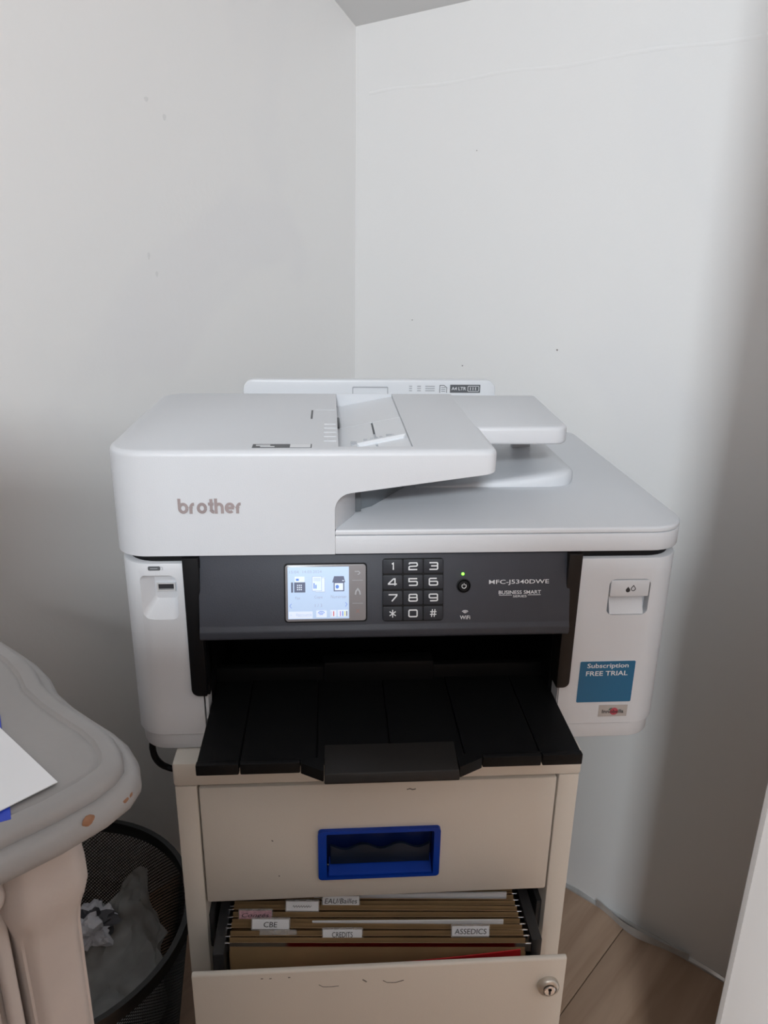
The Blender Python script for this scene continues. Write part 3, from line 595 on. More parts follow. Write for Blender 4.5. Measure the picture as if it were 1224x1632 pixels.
# keypad: recess and twelve keys, wide squared figures
KX0, KX1, KZ0, KZ1 = -0.0232, 0.0335, PZ(0.1420), PZ(0.1992)
bm = bmesh.new(); bm_prism(bm, rrect(KX0, KX1, KZ0, KZ1, 0.003, 4), 'y', -0.0005, 0.002); finish('keypad_recess', bm, M_GASKET, PR, matrix=PM)
def fig(ch):
    S = {'1': [[(.42, .85), (.58, 1), (.58, 0)]],
     '2': [[(0, .8), (.08, 1), (.92, 1), (1, .85), (1, .62), (.92, .52), (.1, .48), (0, .38), (0, 0), (1, 0)]],
     '3': [[(0, 1), (.92, 1), (1, .9), (1, .6), (.92, .52), (.2, .52)], [(.92, .52), (1, .42), (1, .1), (.92, 0), (0, 0)]],
     '4': [[(.78, 0), (.78, 1), (.6, 1), (0, .3), (0, .22), (1, .22)]],
     '5': [[(1, 1), (0, 1), (0, .58), (.9, .58), (1, .48), (1, .1), (.9, 0), (0, 0)]],
     '6': [[(.9, 1), (.1, 1), (0, .9), (0, .1), (.1, 0), (.9, 0), (1, .1), (1, .46), (.9, .56), (0, .56)]],
     '7': [[(0, 1), (1, 1), (1, .85), (.4, 0)]],
     '8': [[(.1, .52), (.03, .6), (.03, .9), (.12, 1), (.88, 1), (.97, .9), (.97, .6), (.9, .52), (.1, .52), (0, .42), (0, .1), (.1, 0), (.9, 0), (1, .1), (1, .42), (.9, .52)]],
     '9': [[(.1, 0), (.9, 0), (1, .1), (1, .9), (.9, 1), (.1, 1), (0, .9), (0, .54), (.1, .44), (1, .44)]],
     '0': [[(.1, 0), (0, .12), (0, .88), (.1, 1), (.9, 1), (1, .88), (1, .12), (.9, 0), (.1, 0)]],
     '*': [[(.5, 0), (.5, 1)], [(.05, .22), (.95, .78)], [(.05, .78), (.95, .22)]],
     '#': [[(.25, 0), (.38, 1)], [(.62, 0), (.75, 1)], [(.02, .33), (.95, .33)], [(.05, .68), (.98, .68)]]}
    return S[ch]
kw, kh = (KX1-KX0)/3, (KZ1-KZ0)/4
for r, row in enumerate(('123', '456', '789', '*0#')):
    for c, ch in enumerate(row):
        x0, x1 = KX0+c*kw+0.0005, KX0+(c+1)*kw-0.0005; z1, z0 = KZ1-r*kh-0.0009, KZ1-(r+1)*kh+0.0009
        k = prism('key', rrect(x0, x1, z0, z1, 0.0012, 3), 'y', -0.0010, 0.0, M_KEY, PR, 0.00025, 0, matrix=PM)
        cx, cz = (x0+x1)/2, (z0+z1)/2; hw, hh = (0.0038, 0.0031) if ch not in '*#' else (0.0032, 0.0036)
        bm = bmesh.new()
        for st in fig(ch): bm_stroke(bm, [(cx+(px-0.5)*2*hw, cz+(pz-0.5)*2*hh) for px, pz in st], 0.00115 if ch not in '*#' else 0.0009, -0.0010, -0.0012)
        finish('key_figure', bm, M_PRINT, k, smooth=0)
# power button, LED, wifi mark, model lettering
pw = PZ(0.1735)
bm = bmesh.new(); bm_loft(bm, [[(0.0525+rr*math.cos(2*PI*k/32), y, pw+rr*math.sin(2*PI*k/32)) for k in range(32)] for rr, y in ((0.0066, 0.001), (0.0066, -0.0006), (0.0058, -0.0008), (0.0056, 0.0), (0.0052, -0.0004), (0.0048, -0.0018), (0.0001, -0.0020))], cap=False)
PWR = finish('power_button', bm, M_GASKET, PR, matrix=PM)
bm = bmesh.new(); bm_stroke(bm, arc(0.0525, pw, 0.0020, 0.0020, 125, 415, 16), 0.0006, -0.0020, -0.0022); bm_stroke(bm, [(0.0525, pw+0.0008), (0.0525, pw+0.0028)], 0.0006, -0.0020, -0.0022); finish('power_mark', bm, M_PRINT, PWR, smooth=0)
bm = bmesh.new(); bm_loft(bm, [[(0.0517+rr*math.cos(2*PI*k/16), y, PZ(0.1843)+rr*math.sin(2*PI*k/16)) for k in range(16)] for rr, y in ((0.0014, 0.0), (0.0013, -0.0004), (0.0001, -0.0007))], cap=False); led = finish('status_light', bm, M_LED, PR, matrix=PM); led['label'] = 'small glowing green light'
bm = bmesh.new(); zc = PZ(0.1478)
for r in (0.0012, 0.0024, 0.0037): bm_stroke(bm, arc(0.054, zc, r, r*0.85, 40, 140, 8), 0.0006, -0.0001, -0.0003)
bm_text(bm, 'WiFi', 0.0492, 0.0588, PZ(0.1427), PZ(0.1462), 0.0, 0.0003, 0.012); finish('wifi_mark', bm, M_PRINT, PR, smooth=0, matrix=PM)
text('model_lettering', 'MFC-J5340DWE', 0.0762, 0.1330, PZ(0.1735), PZ(0.1785), -0.0003, M_PRINT, PR, bold=0.006, matrix=PM)
bm = bmesh.new(); bm_text(bm, 'BUSINESS SMART', 0.0855, 0.1255, PZ(0.1652), PZ(0.1685), 0.0, 0.0003, 0.008); bm_text(bm, 'SERIES', 0.0990, 0.1120, PZ(0.1622), PZ(0.1642), 0.0, 0.0003, 0.008)
for xa, xb in ((0.0858, 0.0980), (0.1130, 0.1253)): bm_stroke(bm, [(xa, PZ(0.1643)), (xb, PZ(0.1643))], 0.0004, 0.0, -0.0003)
finish('series_lettering', bm, M_PRINT, PR, smooth=0, matrix=PM)
# output tray: slats with grooves, rims, front flap
TZ = 0.0445
bm = bmesh.new(); gx = [-0.188, -0.151, -0.084, -0.0185, 0.047, 0.115, 0.1525]
for i in range(6):
    bm_box(bm, gx[i]+(0.0006 if i else 0), gx[i+1]-(0.0006 if i < 5 else 0), -0.080, 0.052, TZ-0.0035, TZ, 0.0006, 1)
bm_box(bm, gx[0], gx[-1], -0.078, 0.052, TZ-0.009, TZ-0.003, 0.0008, 1)
TR = finish('output_tray', bm, M_BLACK, PR)
for xa, xb in ((-0.1885, -0.1515), (-0.1505, -0.0985), (0.0625, 0.1155), (0.1165, 0.153)):
    box('tray_rim', xa, xb, -0.0855, -0.0785, TZ-0.0105, TZ+0.0006, M_BLACK, TR, 0.0012)
for xa, xb in ((-0.098, -0.0778), (0.0398, 0.062)):
    sgn = 1 if xa < 0 else -1
    o = [(xa, -0.0855), (xb, -0.098), (xb, -0.079), (xa, -0.079)] if xa < 0 else [(xa, -0.098), (xb, -0.0855), (xb, -0.079), (xa, -0.079)]
    prism('tray_horn', rpoly(o, 0.001, 2), 'z', TZ-0.0105, TZ+0.0004, M_BLACK, TR)
prism('paper_stop_flap', rpoly([(-0.0640, TZ+0.0030), (-0.0990, TZ-0.0015), (-0.1025, TZ-0.0085), (-0.1005, TZ-0.0110), (-0.0640, TZ-0.004)], [0.001, 0.002, 0.001, 0, 0], 3), 'x', -0.0775, 0.0395, M_BLACK2, TR, 0.001, 0.001)
# black gasket between the shells and the scanner
prism('scanner_gasket', rpoly([(-0.257, 0.375), (-0.257, 0.006), (0.257, 0.006), (0.257, 0.375)], [0.02, 0.03, 0.03, 0.02], 8), 'z', 0.195, 0.2055, M_GASKET, PR)
# scanner unit (right of the feeder) and lid plate
prism('scanner_unit', rpoly([(-0.0662, 0.386), (-0.0662, 0.0), (0.2655, 0.0), (0.2655, 0.386)], [0, 0, 0.036, 0.02], 9), 'z', 0.2052, 0.2228, M_WHITE, PR, 0.001, 0.0008)
prism('lid_plate', rpoly([(-0.0662, 0.386), (-0.0662, 0.0006), (0.2658, 0.0006), (0.2658, 0.386)], [0, 0, 0.036, 0.02], 9), 'z', 0.2236, 0.2285, M_WHITE, PR, 0.0004, 0.0022, 3)
prism('scanner_rear', rpoly([(-0.2655, 0.386), (-0.2655, 0.27), (-0.0662, 0.27), (-0.0662, 0.386)], [0.02, 0, 0, 0], 6), 'z', 0.2052, 0.262, M_WHITE, PR, 0, 0.004)
# automatic document feeder: profile in x-z with the overhanging tray, extruded in depth
YA = 0.272
prof = rpoly([(-0.2655, 0.2052), (-0.0664, 0.2052), (-0.0664, 0.2615), (0.0785, 0.2812), (0.0785, 0.3022), (-0.2655, 0.3022)], [0, 0, 0.016, 0, 0, 0], 7)
bm = bmesh.new(); bm_prism(bm, prof, 'y', 0.0, YA); bm.edges.ensure_lookup_table()
def near(v, x=None, y=None, z=None): return (x is None or abs(v.co.x-x) < 1e-4) and (y is None or abs(v.co.y-y) < 1e-4) and (z is None or abs(v.co.z-z) < 1e-4)
es = [e for e in bm.edges if all(near(v, -0.2655) for v in e.verts) and abs(e.verts[0].co.z-e.verts[1].co.z) > 0.05 and all(near(v, y=0.0) for v in e.verts)]
bmesh.ops.bevel(bm, geom=es, offset=0.032, segments=10, affect='EDGES', profile=0.5)
es = [e for e in bm.edges if all(near(v, -0.2655, YA) for v in e.verts)]
bmesh.ops.bevel(bm, geom=es, offset=0.03, segments=8, affect='EDGES', profile=0.5)
es = [e for e in bm.edges if all(near(v, 0.0785, 0.0) for v in e.verts)]
bmesh.ops.bevel(bm, geom=es, offset=0.012, segments=6, affect='EDGES', profile=0.5)
es = [e for e in bm.edges if all(near(v, z=0.3022) for v in e.verts) and len(e.link_faces) == 2 and any(abs(f.normal.z) < 0.5 for f in e.link_faces)]
bmesh.ops.bevel(bm, geom=es, offset=0.0055, segments=4, affect='EDGES', profile=0.5)
ADF = finish('document_feeder', bm, M_WHITE, PR, smooth=40)
bpy.context.view_layer.update()
# cut the sloping document inlet into the top; the inlet side flares slightly
cb = bmesh.new(); bm_prism(cb, [(-0.0630, 0.2840+0.6), (0.0035, 0.2975+0.6), (0.0035, 0.35+0.6), (-0.0630, 0.35+0.6)], 'y', 0.0145, 0.2655); c1 = finish('cut', cb, None)
boolean_cut(ADF, [c1])
# inside of the inlet: guide plates with a seam, feed slot, icon strip
IN = []
def inz(x): return 0.2840+(x+0.0630)*(0.2975-0.2840)/0.0665
def incl(name, x0, x1, y0, y1, t, m, bev=0.0008):
    bm = bmesh.new(); bm_prism(bm, rpoly([(x0, inz(x0)-0.0005), (x1, inz(x1)-0.0005), (x1, inz(x1)+t), (x0, inz(x0)+t)], 0), 'y', y0, y1, bev, bev, 1); return finish(name, bm, m, PR)
incl('inlet_rear_guide', -0.0625, 0.0032, 0.1505, 0.265, 0.0020, M_WHITE2, 0)
incl('inlet_seam', -0.0625, 0.0032, 0.1485, 0.1503, 0.0012, M_DARK, 0)
incl('inlet_front_guide', -0.0625, -0.0275, 0.0155, 0.1485, 0.0024, M_WHITE2)
incl('inlet_front_guide', -0.0255, 0.0032, 0.0155, 0.1485, 0.0024, M_WHITE2)
incl('inlet_slot', -0.0275, -0.0255, 0.105, 0.1485, 0.0006, M_GREYP, 0)
incl('inlet_rib', -0.045, 0.001, 0.058, 0.066, 0.0060, M_WHITE2, 0.002)
bm = bmesh.new()
for k, (x, wd) in enumerate(((-0.0475, 0.006), (-0.036, 0.004), (-0.030, 0.003), (-0.0255, 0.003), (-0.021, 0.003), (-0.012, 0.008))):
    for yy in (0.0700, 0.0745, 0.079):
        bm_box(bm, x-wd/2, x+wd/2, yy, yy+0.0016, inz(x)+0.0022, inz(x)+0.0032)
finish('inlet_icons', bm, M_GREYL, PR, smooth=0)
pbox('feed_stop', -0.0630, -0.0600, 0.150, 0.175, 0.2868, 0.2935, M_GREYP, None, 0.001)
# right-hand wing of the document tray
prism('document_tray', rpoly([(0.0700, 0.262), (0.0700, 0.090), (0.1690, 0.090), (0.1770, 0.262)], [0, 0.004, 0.016, 0.006], 7), 'z', 0.2840, 0.3022, M_WHITE, PR, 0.003, 0.004, 3)
pbox('tray_support', 0.150, 0.172, 0.245, 0.258, 0.2286, 0.2845, M_WHITE, None, 0.002)
prism('exit_wall', [(-0.0662, 0.0012), (-0.0470, 0.045), (-0.0470, YA-0.01), (-0.0662, YA-0.01)], 'z', 0.2287, 0.2632, M_WHITE, PR)
prism('exit_shade_block', [(-0.0472, 0.052), (-0.030, 0.066), (0.074, 0.235), (0.074, 0.262), (-0.0472, 0.262)], 'z', 0.2288, 0.2632, mat('exit_shade_grey', (0.17, 0.19, 0.21), 0.5, var=0.05), PR)  # dark grey block painted as the shade inside the white exit gap
pbox('exit_slot', -0.0478, -0.0415, 0.047, 0.058, 0.2300, 0.2630, M_DARK)
# raised ramp on the lid where pages come out
bm = bmesh.new(); secs = []
for y, tp, xr in ((0.126, 0.0, 0.150), (0.1265, 0.55, 0.168), (0.129, 0.85, 0.180), (0.135, 1.0, 0.189), (0.145, 1.0, 0.1945), (0.16, 1.0, 0.196), (0.29, 1.0, 0.196), (0.305, 0.3, 0.19)):
    hh = lambda h: 0.2287+max(0.0001, (h-0.2287)*tp)
    fx = lambda x: 0.02+(x-0.02)*(xr-0.02)/0.175
    secs.append([(fx(x), y, hh(h) if k > 1 else 0.2286) for k, (x, h) in enumerate(((0.02, 0), (0.194, 0), (0.195, 0.232), (0.195, 0.240), (0.191, 0.2435), (0.178, 0.2440), (0.12, 0.2365), (0.06, 0.2305), (0.02, 0.2288)))])
bm_loft(bm, secs); finish('page_ramp', bm, M_WHITE, PR, smooth=50)
for x in (0.205, -0.02): pbox('hinge', x, x+0.04, 0.372, 0.392, 0.2287, 0.2385, M_WHITE, None, 0.003)
# rear paper feed cover standing behind the feeder, with its printed marks
RT = prism('rear_feed_cover', rpoly([(-0.186, 0.120), (0.156, 0.120), (0.156, 0.2985), (-0.186, 0.2985)], [0.004, 0.004, 0.014, 0.014], 7), 'y', 0.3875, 0.402, M_WHITE2, PR, 0.0025, 0.0025, 3)
def rect_y(bm, x0, x1, z0, z1, y): bm.faces.new([bm.verts.new(p) for p in ((x0, y, z0), (x1, y, z0), (x1, y, z1), (x0, y, z1))])
bm = bmesh.new(); rect_y(bm, 0.0930, 0.1345, 0.2815, 0.2925, 0.3872); finish('paper_size_mark', bm, M_GREYP, RT, smooth=0)
bm = bmesh.new(); bm_text(bm, 'A4 LTR', 0.0950, 0.1150, 0.2850, 0.2895, 0.3871, 0.0, 0.012); bm_stroke(bm, rrect(0.1175, 0.1325, 0.2835, 0.2905, 0.001, 2), 0.0007, 0.3871, 0.3870, True)
for x in (0.121, 0.1245, 0.128): bm_stroke(bm, [(x, 0.285), (x, 0.289)], 0.001, 0.3871, 0.3870)
finish('paper_size_mark', bm, M_PRINT, RT, smooth=0)
bm = bmesh.new(); bm_stroke(bm, [(0.079, 0.2815), (0.079, 0.2915), (0.0845, 0.2915), (0.0885, 0.2885), (0.0885, 0.2815)], 0.0008, 0.3873, 0.3872)
for z in (0.2835, 0.286, 0.2885): bm_stroke(bm, [(0.081, z), (0.0865, z)], 0.0006, 0.3873, 0.3872)
finish('paper_size_mark', bm, M_GREYP, RT, smooth=0)
bm = bmesh.new()
for x0, x1 in ((0.037, 0.041), (0.048, 0.053), (0.059, 0.072)):
    for z in (0.2835, 0.2865, 0.2895): rect_y(bm, x0, x1, z, z+0.0013, 0.3872)
finish('paper_size_mark', bm, M_GREYL, RT, smooth=0)
bm = bmesh.new(); bm_ring(bm, rrect(-0.0400, 0.0085, 0.276, 0.2895, 0.0015, 3), rrect(-0.0388, 0.0073, 0.277, 0.2880, 0.001, 3), 'y', 0.3868, 0.3876); finish('rear_cover_latch', bm, M_GREYL, RT)
# feeder top: label, slot mark, grip ribs
bm = bmesh.new(); bm_box(bm, -0.1385, -0.0865, 0.0100, 0.0230, 0.3021, 0.3024); finish('warning_label', bm, M_GREYP, PR, smooth=0)
bm = bmesh.new(); bm_box(bm, -0.1055, -0.0875, 0.0108, 0.0222, 0.30235, 0.30255); bm_box(bm, -0.1355, -0.1230, 0.0170, 0.0200, 0.30235, 0.30255); bm_box(bm, -0.1315, -0.1190, 0.0125, 0.0150, 0.30235, 0.30255)
finish('label_print', bm, M_PRINT, PR, smooth=0)
bm = bmesh.new(); bm_box(bm, -0.0900, -0.0880, 0.128, 0.170, 0.3021, 0.30235); finish('slot_mark', bm, M_GREYP, PR, smooth=0)
bm = bmesh.new(); bm_box(bm, -0.0855, -0.0640, 0.1710, 0.1722, 0.3021, 0.30245)
for k in range(5): bm_box(bm, -0.0760, -0.0645, 0.034+k*0.017, 0.0365+k*0.017, 0.3021, 0.3028)
finish('grip_ribs', bm, M_WHITE, PR)
# maker's lettering on the feeder front, drawn as round-bowl strokes
def brother(bm, x0, x1, z0, h, wd, y):
    # seven letters on an em grid: bowl radius .5 of the x height
    X = h*0.72; R = X/2-wd/2; cur = 0; sp = wd*0.55; items = []
    def bowl(cx, a0, a1): return arc(cx, X/2, R, R, a0, a1, 18)
    def add(pts): items.append(pts)
    w_b = X
    add(bowl(R+wd/2, 0, 360)); add([(wd/2, X/2), (wd/2, h)]); cur = X+sp
    def letter_r(c): add([(c+wd/2, 0), (c+wd/2, X*0.52)]+arc(c+wd/2+R*0.75, X*0.52, R*0.75, X*0.48-wd/2, 180, 90, 6)+[(c+R*0.95+wd/2, X-wd/2)]); return c+R*0.95+wd+sp
    cur = letter_r(cur)
    add(bowl(cur+R+wd/2, 0, 360)); cur += X+sp
    add([(cur+wd*1.2, h*0.97), (cur+wd*1.2, R*0.8)]+arc(cur+wd*1.2+R*0.75, R*0.8, R*0.75, R*0.8-wd/2, 180, 270, 6)); add([(cur, X-wd/2), (cur+R*1.5, X-wd/2)]); cur += R*1.5+sp*0.7
    add([(cur+wd/2, 0), (cur+wd/2, h)]); add([(cur+wd/2, X*0.5)]+arc(cur+wd/2+R*0.85, X*0.55, R*0.85, X*0.45-wd/2, 180, 0, 12)+[(cur+wd/2+R*1.7, 0)]); cur += R*1.7+wd+sp
    add(bowl(cur+R+wd/2, 8, 312)); add([(cur+wd, X/2), (cur+X-wd*0.3, X/2)]); cur += X+sp
    cur = letter_r(cur)
    k = (x1-x0)/(cur-sp)
    for it in items: bm_stroke(bm, [(x0+px*k, z0+pz) for px, pz in it], wd, y, y-0.0006)
bm = bmesh.new(); brother(bm, -0.2035, -0.1480, 0.2455, 0.0140, 0.0026, 0.0); finish('maker_lettering', bm, M_LOGO, PR, smooth=0)
# stickers on the right shell
STM = Matrix(((1, 0, 0.0, 0), (0, 1, 0, 0), (0, 0, 1, 0), (0, 0, 0, 1)))
def sticker(name, x0, x1, z0, z1, r, m):
    bm = bmesh.new(); bm_prism(bm, rrect(x0, x1, z0, z1, r, 4), 'y', -0.0004, 0.0002); return finish(name, bm, m, RS, smooth=0)
sticker('offer_sticker_border', 0.1722, 0.2288, 0.0420, 0.0893, 0.0016, M_PRINT)
bm = bmesh.new(); bm_prism(bm, rrect(0.1727, 0.2283, 0.0425, 0.0888, 0.0013, 4), 'y', -0.0006, -0.0003); st = finish('offer_sticker', bm, M_STICK, RS, smooth=0); st['label'] = 'blue printed sticker'
text('sticker_lettering', 'Subscription', 0.1800, 0.2215, 0.0800, 0.0866, -0.0008, M_PRINT, RS, bold=0.012)
text('sticker_lettering', 'FREE TRIAL', 0.1795, 0.2215, 0.0728, 0.0780, -0.0008, M_PRINT, RS, bold=0.012)
sticker('ink_sticker', 0.1968, 0.2262, 0.0252, 0.0385, 0.0004, M_SILV)
bm = bmesh.new(); bm_prism(bm, disc(0.2128, 0.0312, 0.0042, 20), 'y', -0.0006, -0.0003); finish('ink_sticker_print', bm, mat('sticker_red', (0.42, 0.06, 0.09), 0.4, var=0.1), RS, smooth=0)
bm = bmesh.new(); bm_prism(bm, arc(0.2100, 0.0325, 0.0030, 0.0028, 0, 180, 8), 'y', -0.00055, -0.0003); finish('ink_sticker_print', bm, mat('sticker_green', (0.08, 0.16, 0.12), 0.4, var=0.1), RS, smooth=0)
text('sticker_lettering', 'Innobella', 0.2005, 0.2225, 0.0292, 0.0335, -0.0008, M_INK, RS, bold=0.006)
# mains lead hanging behind the left edge
bm = bmesh.new()
P = [Vector(p) for p in ((-0.246, 0.040, 0.004), (-0.2535, 0.033, -0.012), (-0.2545, 0.032, -0.024), (-0.2510, 0.032, -0.036), (-0.2435, 0.034, -0.0455), (-0.2320, 0.040, -0.052), (-0.2285, 0.09, -0.07), (-0.2290, 0.20, -0.12), (-0.230, 0.36, -0.25), (-0.235, 0.42, -0.42))]
def spline(P, n=8):
    out = []
    for i in range(len(P)-1):
        a, b, c, d = P[max(i-1, 0)], P[i], P[i+1], P[min(i+2, len(P)-1)]
        for k in range(n):
            t = k/n; out.append(0.5*((2*b)+(c-a)*t+(2*a-5*b+4*c-d)*t*t+(3*b-a-3*c+d)*t**3))
    return out+[P[-1]]
bm_tube(bm, spline(P), 0.0034, 8); finish('power_cord', bm, M_GASKET, PR)

# ------------------------------------------------------------------ painted dresser against the left wall (room frame via DRM: x = a, y = b)
DRM = Matrix(((DL[0], DR[0], 0, CX), (DL[1], DR[1], 0, CY), (0, 0, 1, 0), (0, 0, 0, 1)))
DRM_ = DRM @ Matrix.Translation((1.30, 0.3, 0))
DS = empty('dresser', (0, 0, 0), 'grey-white painted antique dresser with curved moulded top, at the left', 'dresser', matrix=DRM_)
DO = Matrix.Translation((-1.30, -0.3, 0))
# outline of the top, in (a, b): right side serpentine, front rounded corner; mirrored at the far end
side = [(0.842, 0.010), (0.842, 0.10), (0.832, 0.20), (0.818, 0.30), (0.812, 0.36), (0.8095, 0.40), (0.808, 0.435), (0.8105, 0.462), (0.8160, 0.485), (0.8170, 0.510), (0.8155, 0.535), (0.8135, 0.558), (0.8140, 0.578), (0.8185, 0.597), (0.8270, 0.613), (0.8400, 0.622), (0.858, 0.6265), (0.885, 0.6275), (0.915, 0.625), (0.96, 0.618), (1.05, 0.610), (1.17, 0.614), (1.30, 0.620)]
outl = side+[(2.60-a, b) for a, b in side[-2::-1]]
def offset_poly(pts, d):
    out = []; N = len(pts)
    for i in range(N):
        a, p, c = Vector(pts[i-1]), Vector(pts[i]), Vector(pts[(i+1) % N])
        n1 = (p-a); n2 = (c-p); n1 = Vector((n1.y, -n1.x)).normalized(); n2 = Vector((n2.y, -n2.x)).normalized(); m = (n1+n2)
        m = m.normalized() if m.length > 0.1 else n1
        out.append(tuple(p+m*d/max(0.5, m.dot(n1))))
    return out
def area2(p): return sum(p[i-1][0]*p[i][1]-p[i][0]*p[i-1][1] for i in range(len(p)))
if area2(outl) < 0: outl = outl[::-1]
def tier(d, z): return [(a, max(0.006, b), z) for a, b in offset_poly(outl, d)]
bm = bmesh.new()
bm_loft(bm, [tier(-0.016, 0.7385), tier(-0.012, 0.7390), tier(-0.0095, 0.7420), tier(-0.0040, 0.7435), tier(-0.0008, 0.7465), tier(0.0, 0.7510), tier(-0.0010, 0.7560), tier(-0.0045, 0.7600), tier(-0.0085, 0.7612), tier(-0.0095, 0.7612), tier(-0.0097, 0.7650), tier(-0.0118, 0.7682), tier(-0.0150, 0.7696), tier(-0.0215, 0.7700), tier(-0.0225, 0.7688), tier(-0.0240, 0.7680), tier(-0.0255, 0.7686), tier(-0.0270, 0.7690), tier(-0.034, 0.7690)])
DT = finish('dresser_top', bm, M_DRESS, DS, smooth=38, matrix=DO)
for (a, b, la, lb) in ((0.8400, 0.6210, 0.0065, 0.0022), (0.868, 0.6262, 0.0045, 0.0018)):
    bm = bmesh.new(); bmesh.ops.create_icosphere(bm, subdivisions=2, radius=1.0)
    for v in bm.verts: v.co = Vector((v.co.x*la*(1+0.3*noise.noise(v.co*2)), v.co.y*lb, v.co.z*0.0035*(1+0.4*noise.noise(v.co*3))))
    w_ = finish('worn_patch', bm, M_WEAR, DT); w_.location = (a+(0.0010 if a < 0.85 else 0), b-0.0016, 0.7535 if a < 0.85 else 0.7565)
    w_.rotation_euler.z = 0.45 if a < 0.85 else 0.15
# carcass
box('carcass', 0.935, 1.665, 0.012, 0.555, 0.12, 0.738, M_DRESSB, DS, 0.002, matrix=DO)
# frieze under the top
prism('frieze', [(0.885, 0.10), (0.872, 0.50), (0.880, 0.572), (0.91, 0.580), (1.69, 0.580), (1.72, 0.572), (1.728, 0.50), (1.715, 0.10)], 'z', 0.715, 0.739, M_DRESSB, DS, 0.003, 0.0, matrix=DO)
def post(ac, mir):
    bm = bmesh.new(); secs = []
    S = [(0.0, .030, .030, 0), (0.03, .032, .032, 0), (0.07, .022, .024, .004), (0.15, .022, .022, .002), (0.30, .020, .021, 0), (0.50, .020, .021, 0), (0.60, .0205, .022, 0), (0.640, .021, .023, 0), (0.655, .022, .0245, .001), (0.668, .0245, .0275, .003), (0.680, .0265, .0300, .004), (0.695, .0260, .0305, .004), (0.715, .0245, .0295, .003), (0.730, .0240, .0290, .003), (0.7385, .0245, .0295, .003)]
    for z, ha, hb, db in S:
        o = rrect(-ha, ha, -hb, hb, min(ha, hb)*0.55, 6)
        # two shallow flutes on the front face of the shaft
        secs.append([(ac+x*mir, 0.556+db+y-(0.0028*max(0, math.cos((x/ha)*2.2*PI)) if (y > hb*0.8 and 0.12 < z < 0.66) else 0), z) for x, y in o])
    bm_loft(bm, secs); return finish('corner_post', bm, M_DRESSB, DS, smooth=50, matrix=DO)
post(0.8795, 1); post(1.7205, -1)
# rear feet
for a in (0.95, 1.65): box('rear_foot', a-0.02, a+0.02, 0.02, 0.06, 0.0, 0.122, M_DRESSB, DS, 0.004, matrix=DO)
# front: bulging upper drawer with rounded end, then a framed lower door of boards
bm = bmesh.new(); secs = []
for t, k in ((0.9005, 0.25), (0.9015, 0.6), (0.904, 0.85), (0.909, 1.0), (1.691, 1.0), (1.696, 0.85), (1.6985, 0.6), (1.6995, 0.25)):
    zc = 0.700; h = 0.0145*(0.75+0.25*k); secs.append([(t, 0.556, zc-h), (t, 0.556+0.014*k, zc-h*0.95), (t, 0.556+0.026*k, zc-h*0.55), (t, 0.556+0.029*k, zc), (t, 0.556+0.026*k, zc+h*0.6), (t, 0.556+0.014*k, zc+h), (t, 0.556, zc+h)])
bm_loft(bm, secs); finish('drawer_moulding', bm, M_DRESSB, DS, smooth=50, matrix=DO)
DD = box('front_panel', 0.900, 1.700, 0.54, 0.560, 0.13, 0.684, M_DRESSB, DS, 0.002, matrix=DO)
bm = bmesh.new(); bm_prism(bm, [(0.560, 0.15), (0.568, 0.15), (0.570, 0.16), (0.570, 0.665), (0.566, 0.676), (0.560, 0.676)], 'x', 0.903, 0.912, 0.002, 0.003); finish('panel_bead', bm, M_DRESSB, DD, smooth=50)
for k in range(6):
    z1 = 0.668-k*0.085; box('board', 0.915, 1.690, 0.5585, 0.5648, z1-0.083, z1-0.001, M_DRESSB, DD, 0.0015)
for s, a in ((0, 0.936), (1, 1.664)):
    box('side_board', a-0.006 if s == 0 else a, a if s == 0 else a+0.006, 0.05, 0.50, 0.16, 0.70, M_DRESSB, DS, 0.002, matrix=DO)
# sheet of paper and blue envelope on the dresser
sh = box('paper_sheet', 0.8715, 1.168, 0.390, 0.5985, 0.7712, 0.7718, M_PAPER); sh.matrix_world = DRM; tag(sh, 'white sheet of paper lying on the dresser top', 'paper')
be = box('blue_envelope', 0.0, 0.22, -0.112, 0.0, 0.0, 0.0016, M_BLUEP, None, 0.0005)
e0 = Vector((0.8645, 0.5035)); e1 = Vector((0.9025, 0.6075)); v = (e1-e0).normalized()
# its short side runs from e0 to e1 under the sheet
be.matrix_world = DRM @ Matrix.Translation((e1.x, e1.y, 0.7686)) @ Matrix.Rotation(math.atan2(v.y, v.x)-PI/2, 4, 'Z')
tag(be, 'blue card envelope poking out from under the white sheet', 'envelope')

# ------------------------------------------------------------------ wire waste bin with liner
BC = ab(0.757, 0.217); BR, BB, BH = 0.166, 0.128, 0.300
WB = empty('waste_bin', BC, 'black wire mesh waste bin between dresser and filing cabinet', 'bin')
ringp = lambda r, z, n=64: [(r*math.cos(2*PI*k/n), r*math.sin(2*PI*k/n), z) for k in range(n)]
bm = bmesh.new(); 
prof = [(BR+0.0035, BH), (BR+0.0045, BH-0.004), (BR+0.0045, BH-0.016), (BR+0.003, BH-0.018), (BR-0.003, BH-0.018), (BR-0.0045, BH-0.014), (BR-0.0045, BH-0.003), (BR-0.003, BH)]
R = [[bm.verts.new(p) for p in ringp(r, z)] for r, z in prof]
for i in range(len(R)):
    for k in range(64): bm.faces.new((R[i][k], R[i][(k+1) % 64], R[(i+1) % len(R)][(k+1) % 64], R[(i+1) % len(R)][k]))
finish('rim', bm, M_MESH, WB)
bm = bmesh.new(); bm_loft(bm, [ringp(BB+0.002, 0.0), ringp(BB+0.004, 0.004), ringp(BB+0.004, 0.012), ringp(BB, 0.014)]); finish('base', bm, M_MESH, WB)
vs, fs = [], []
NS, NG = 190, 44
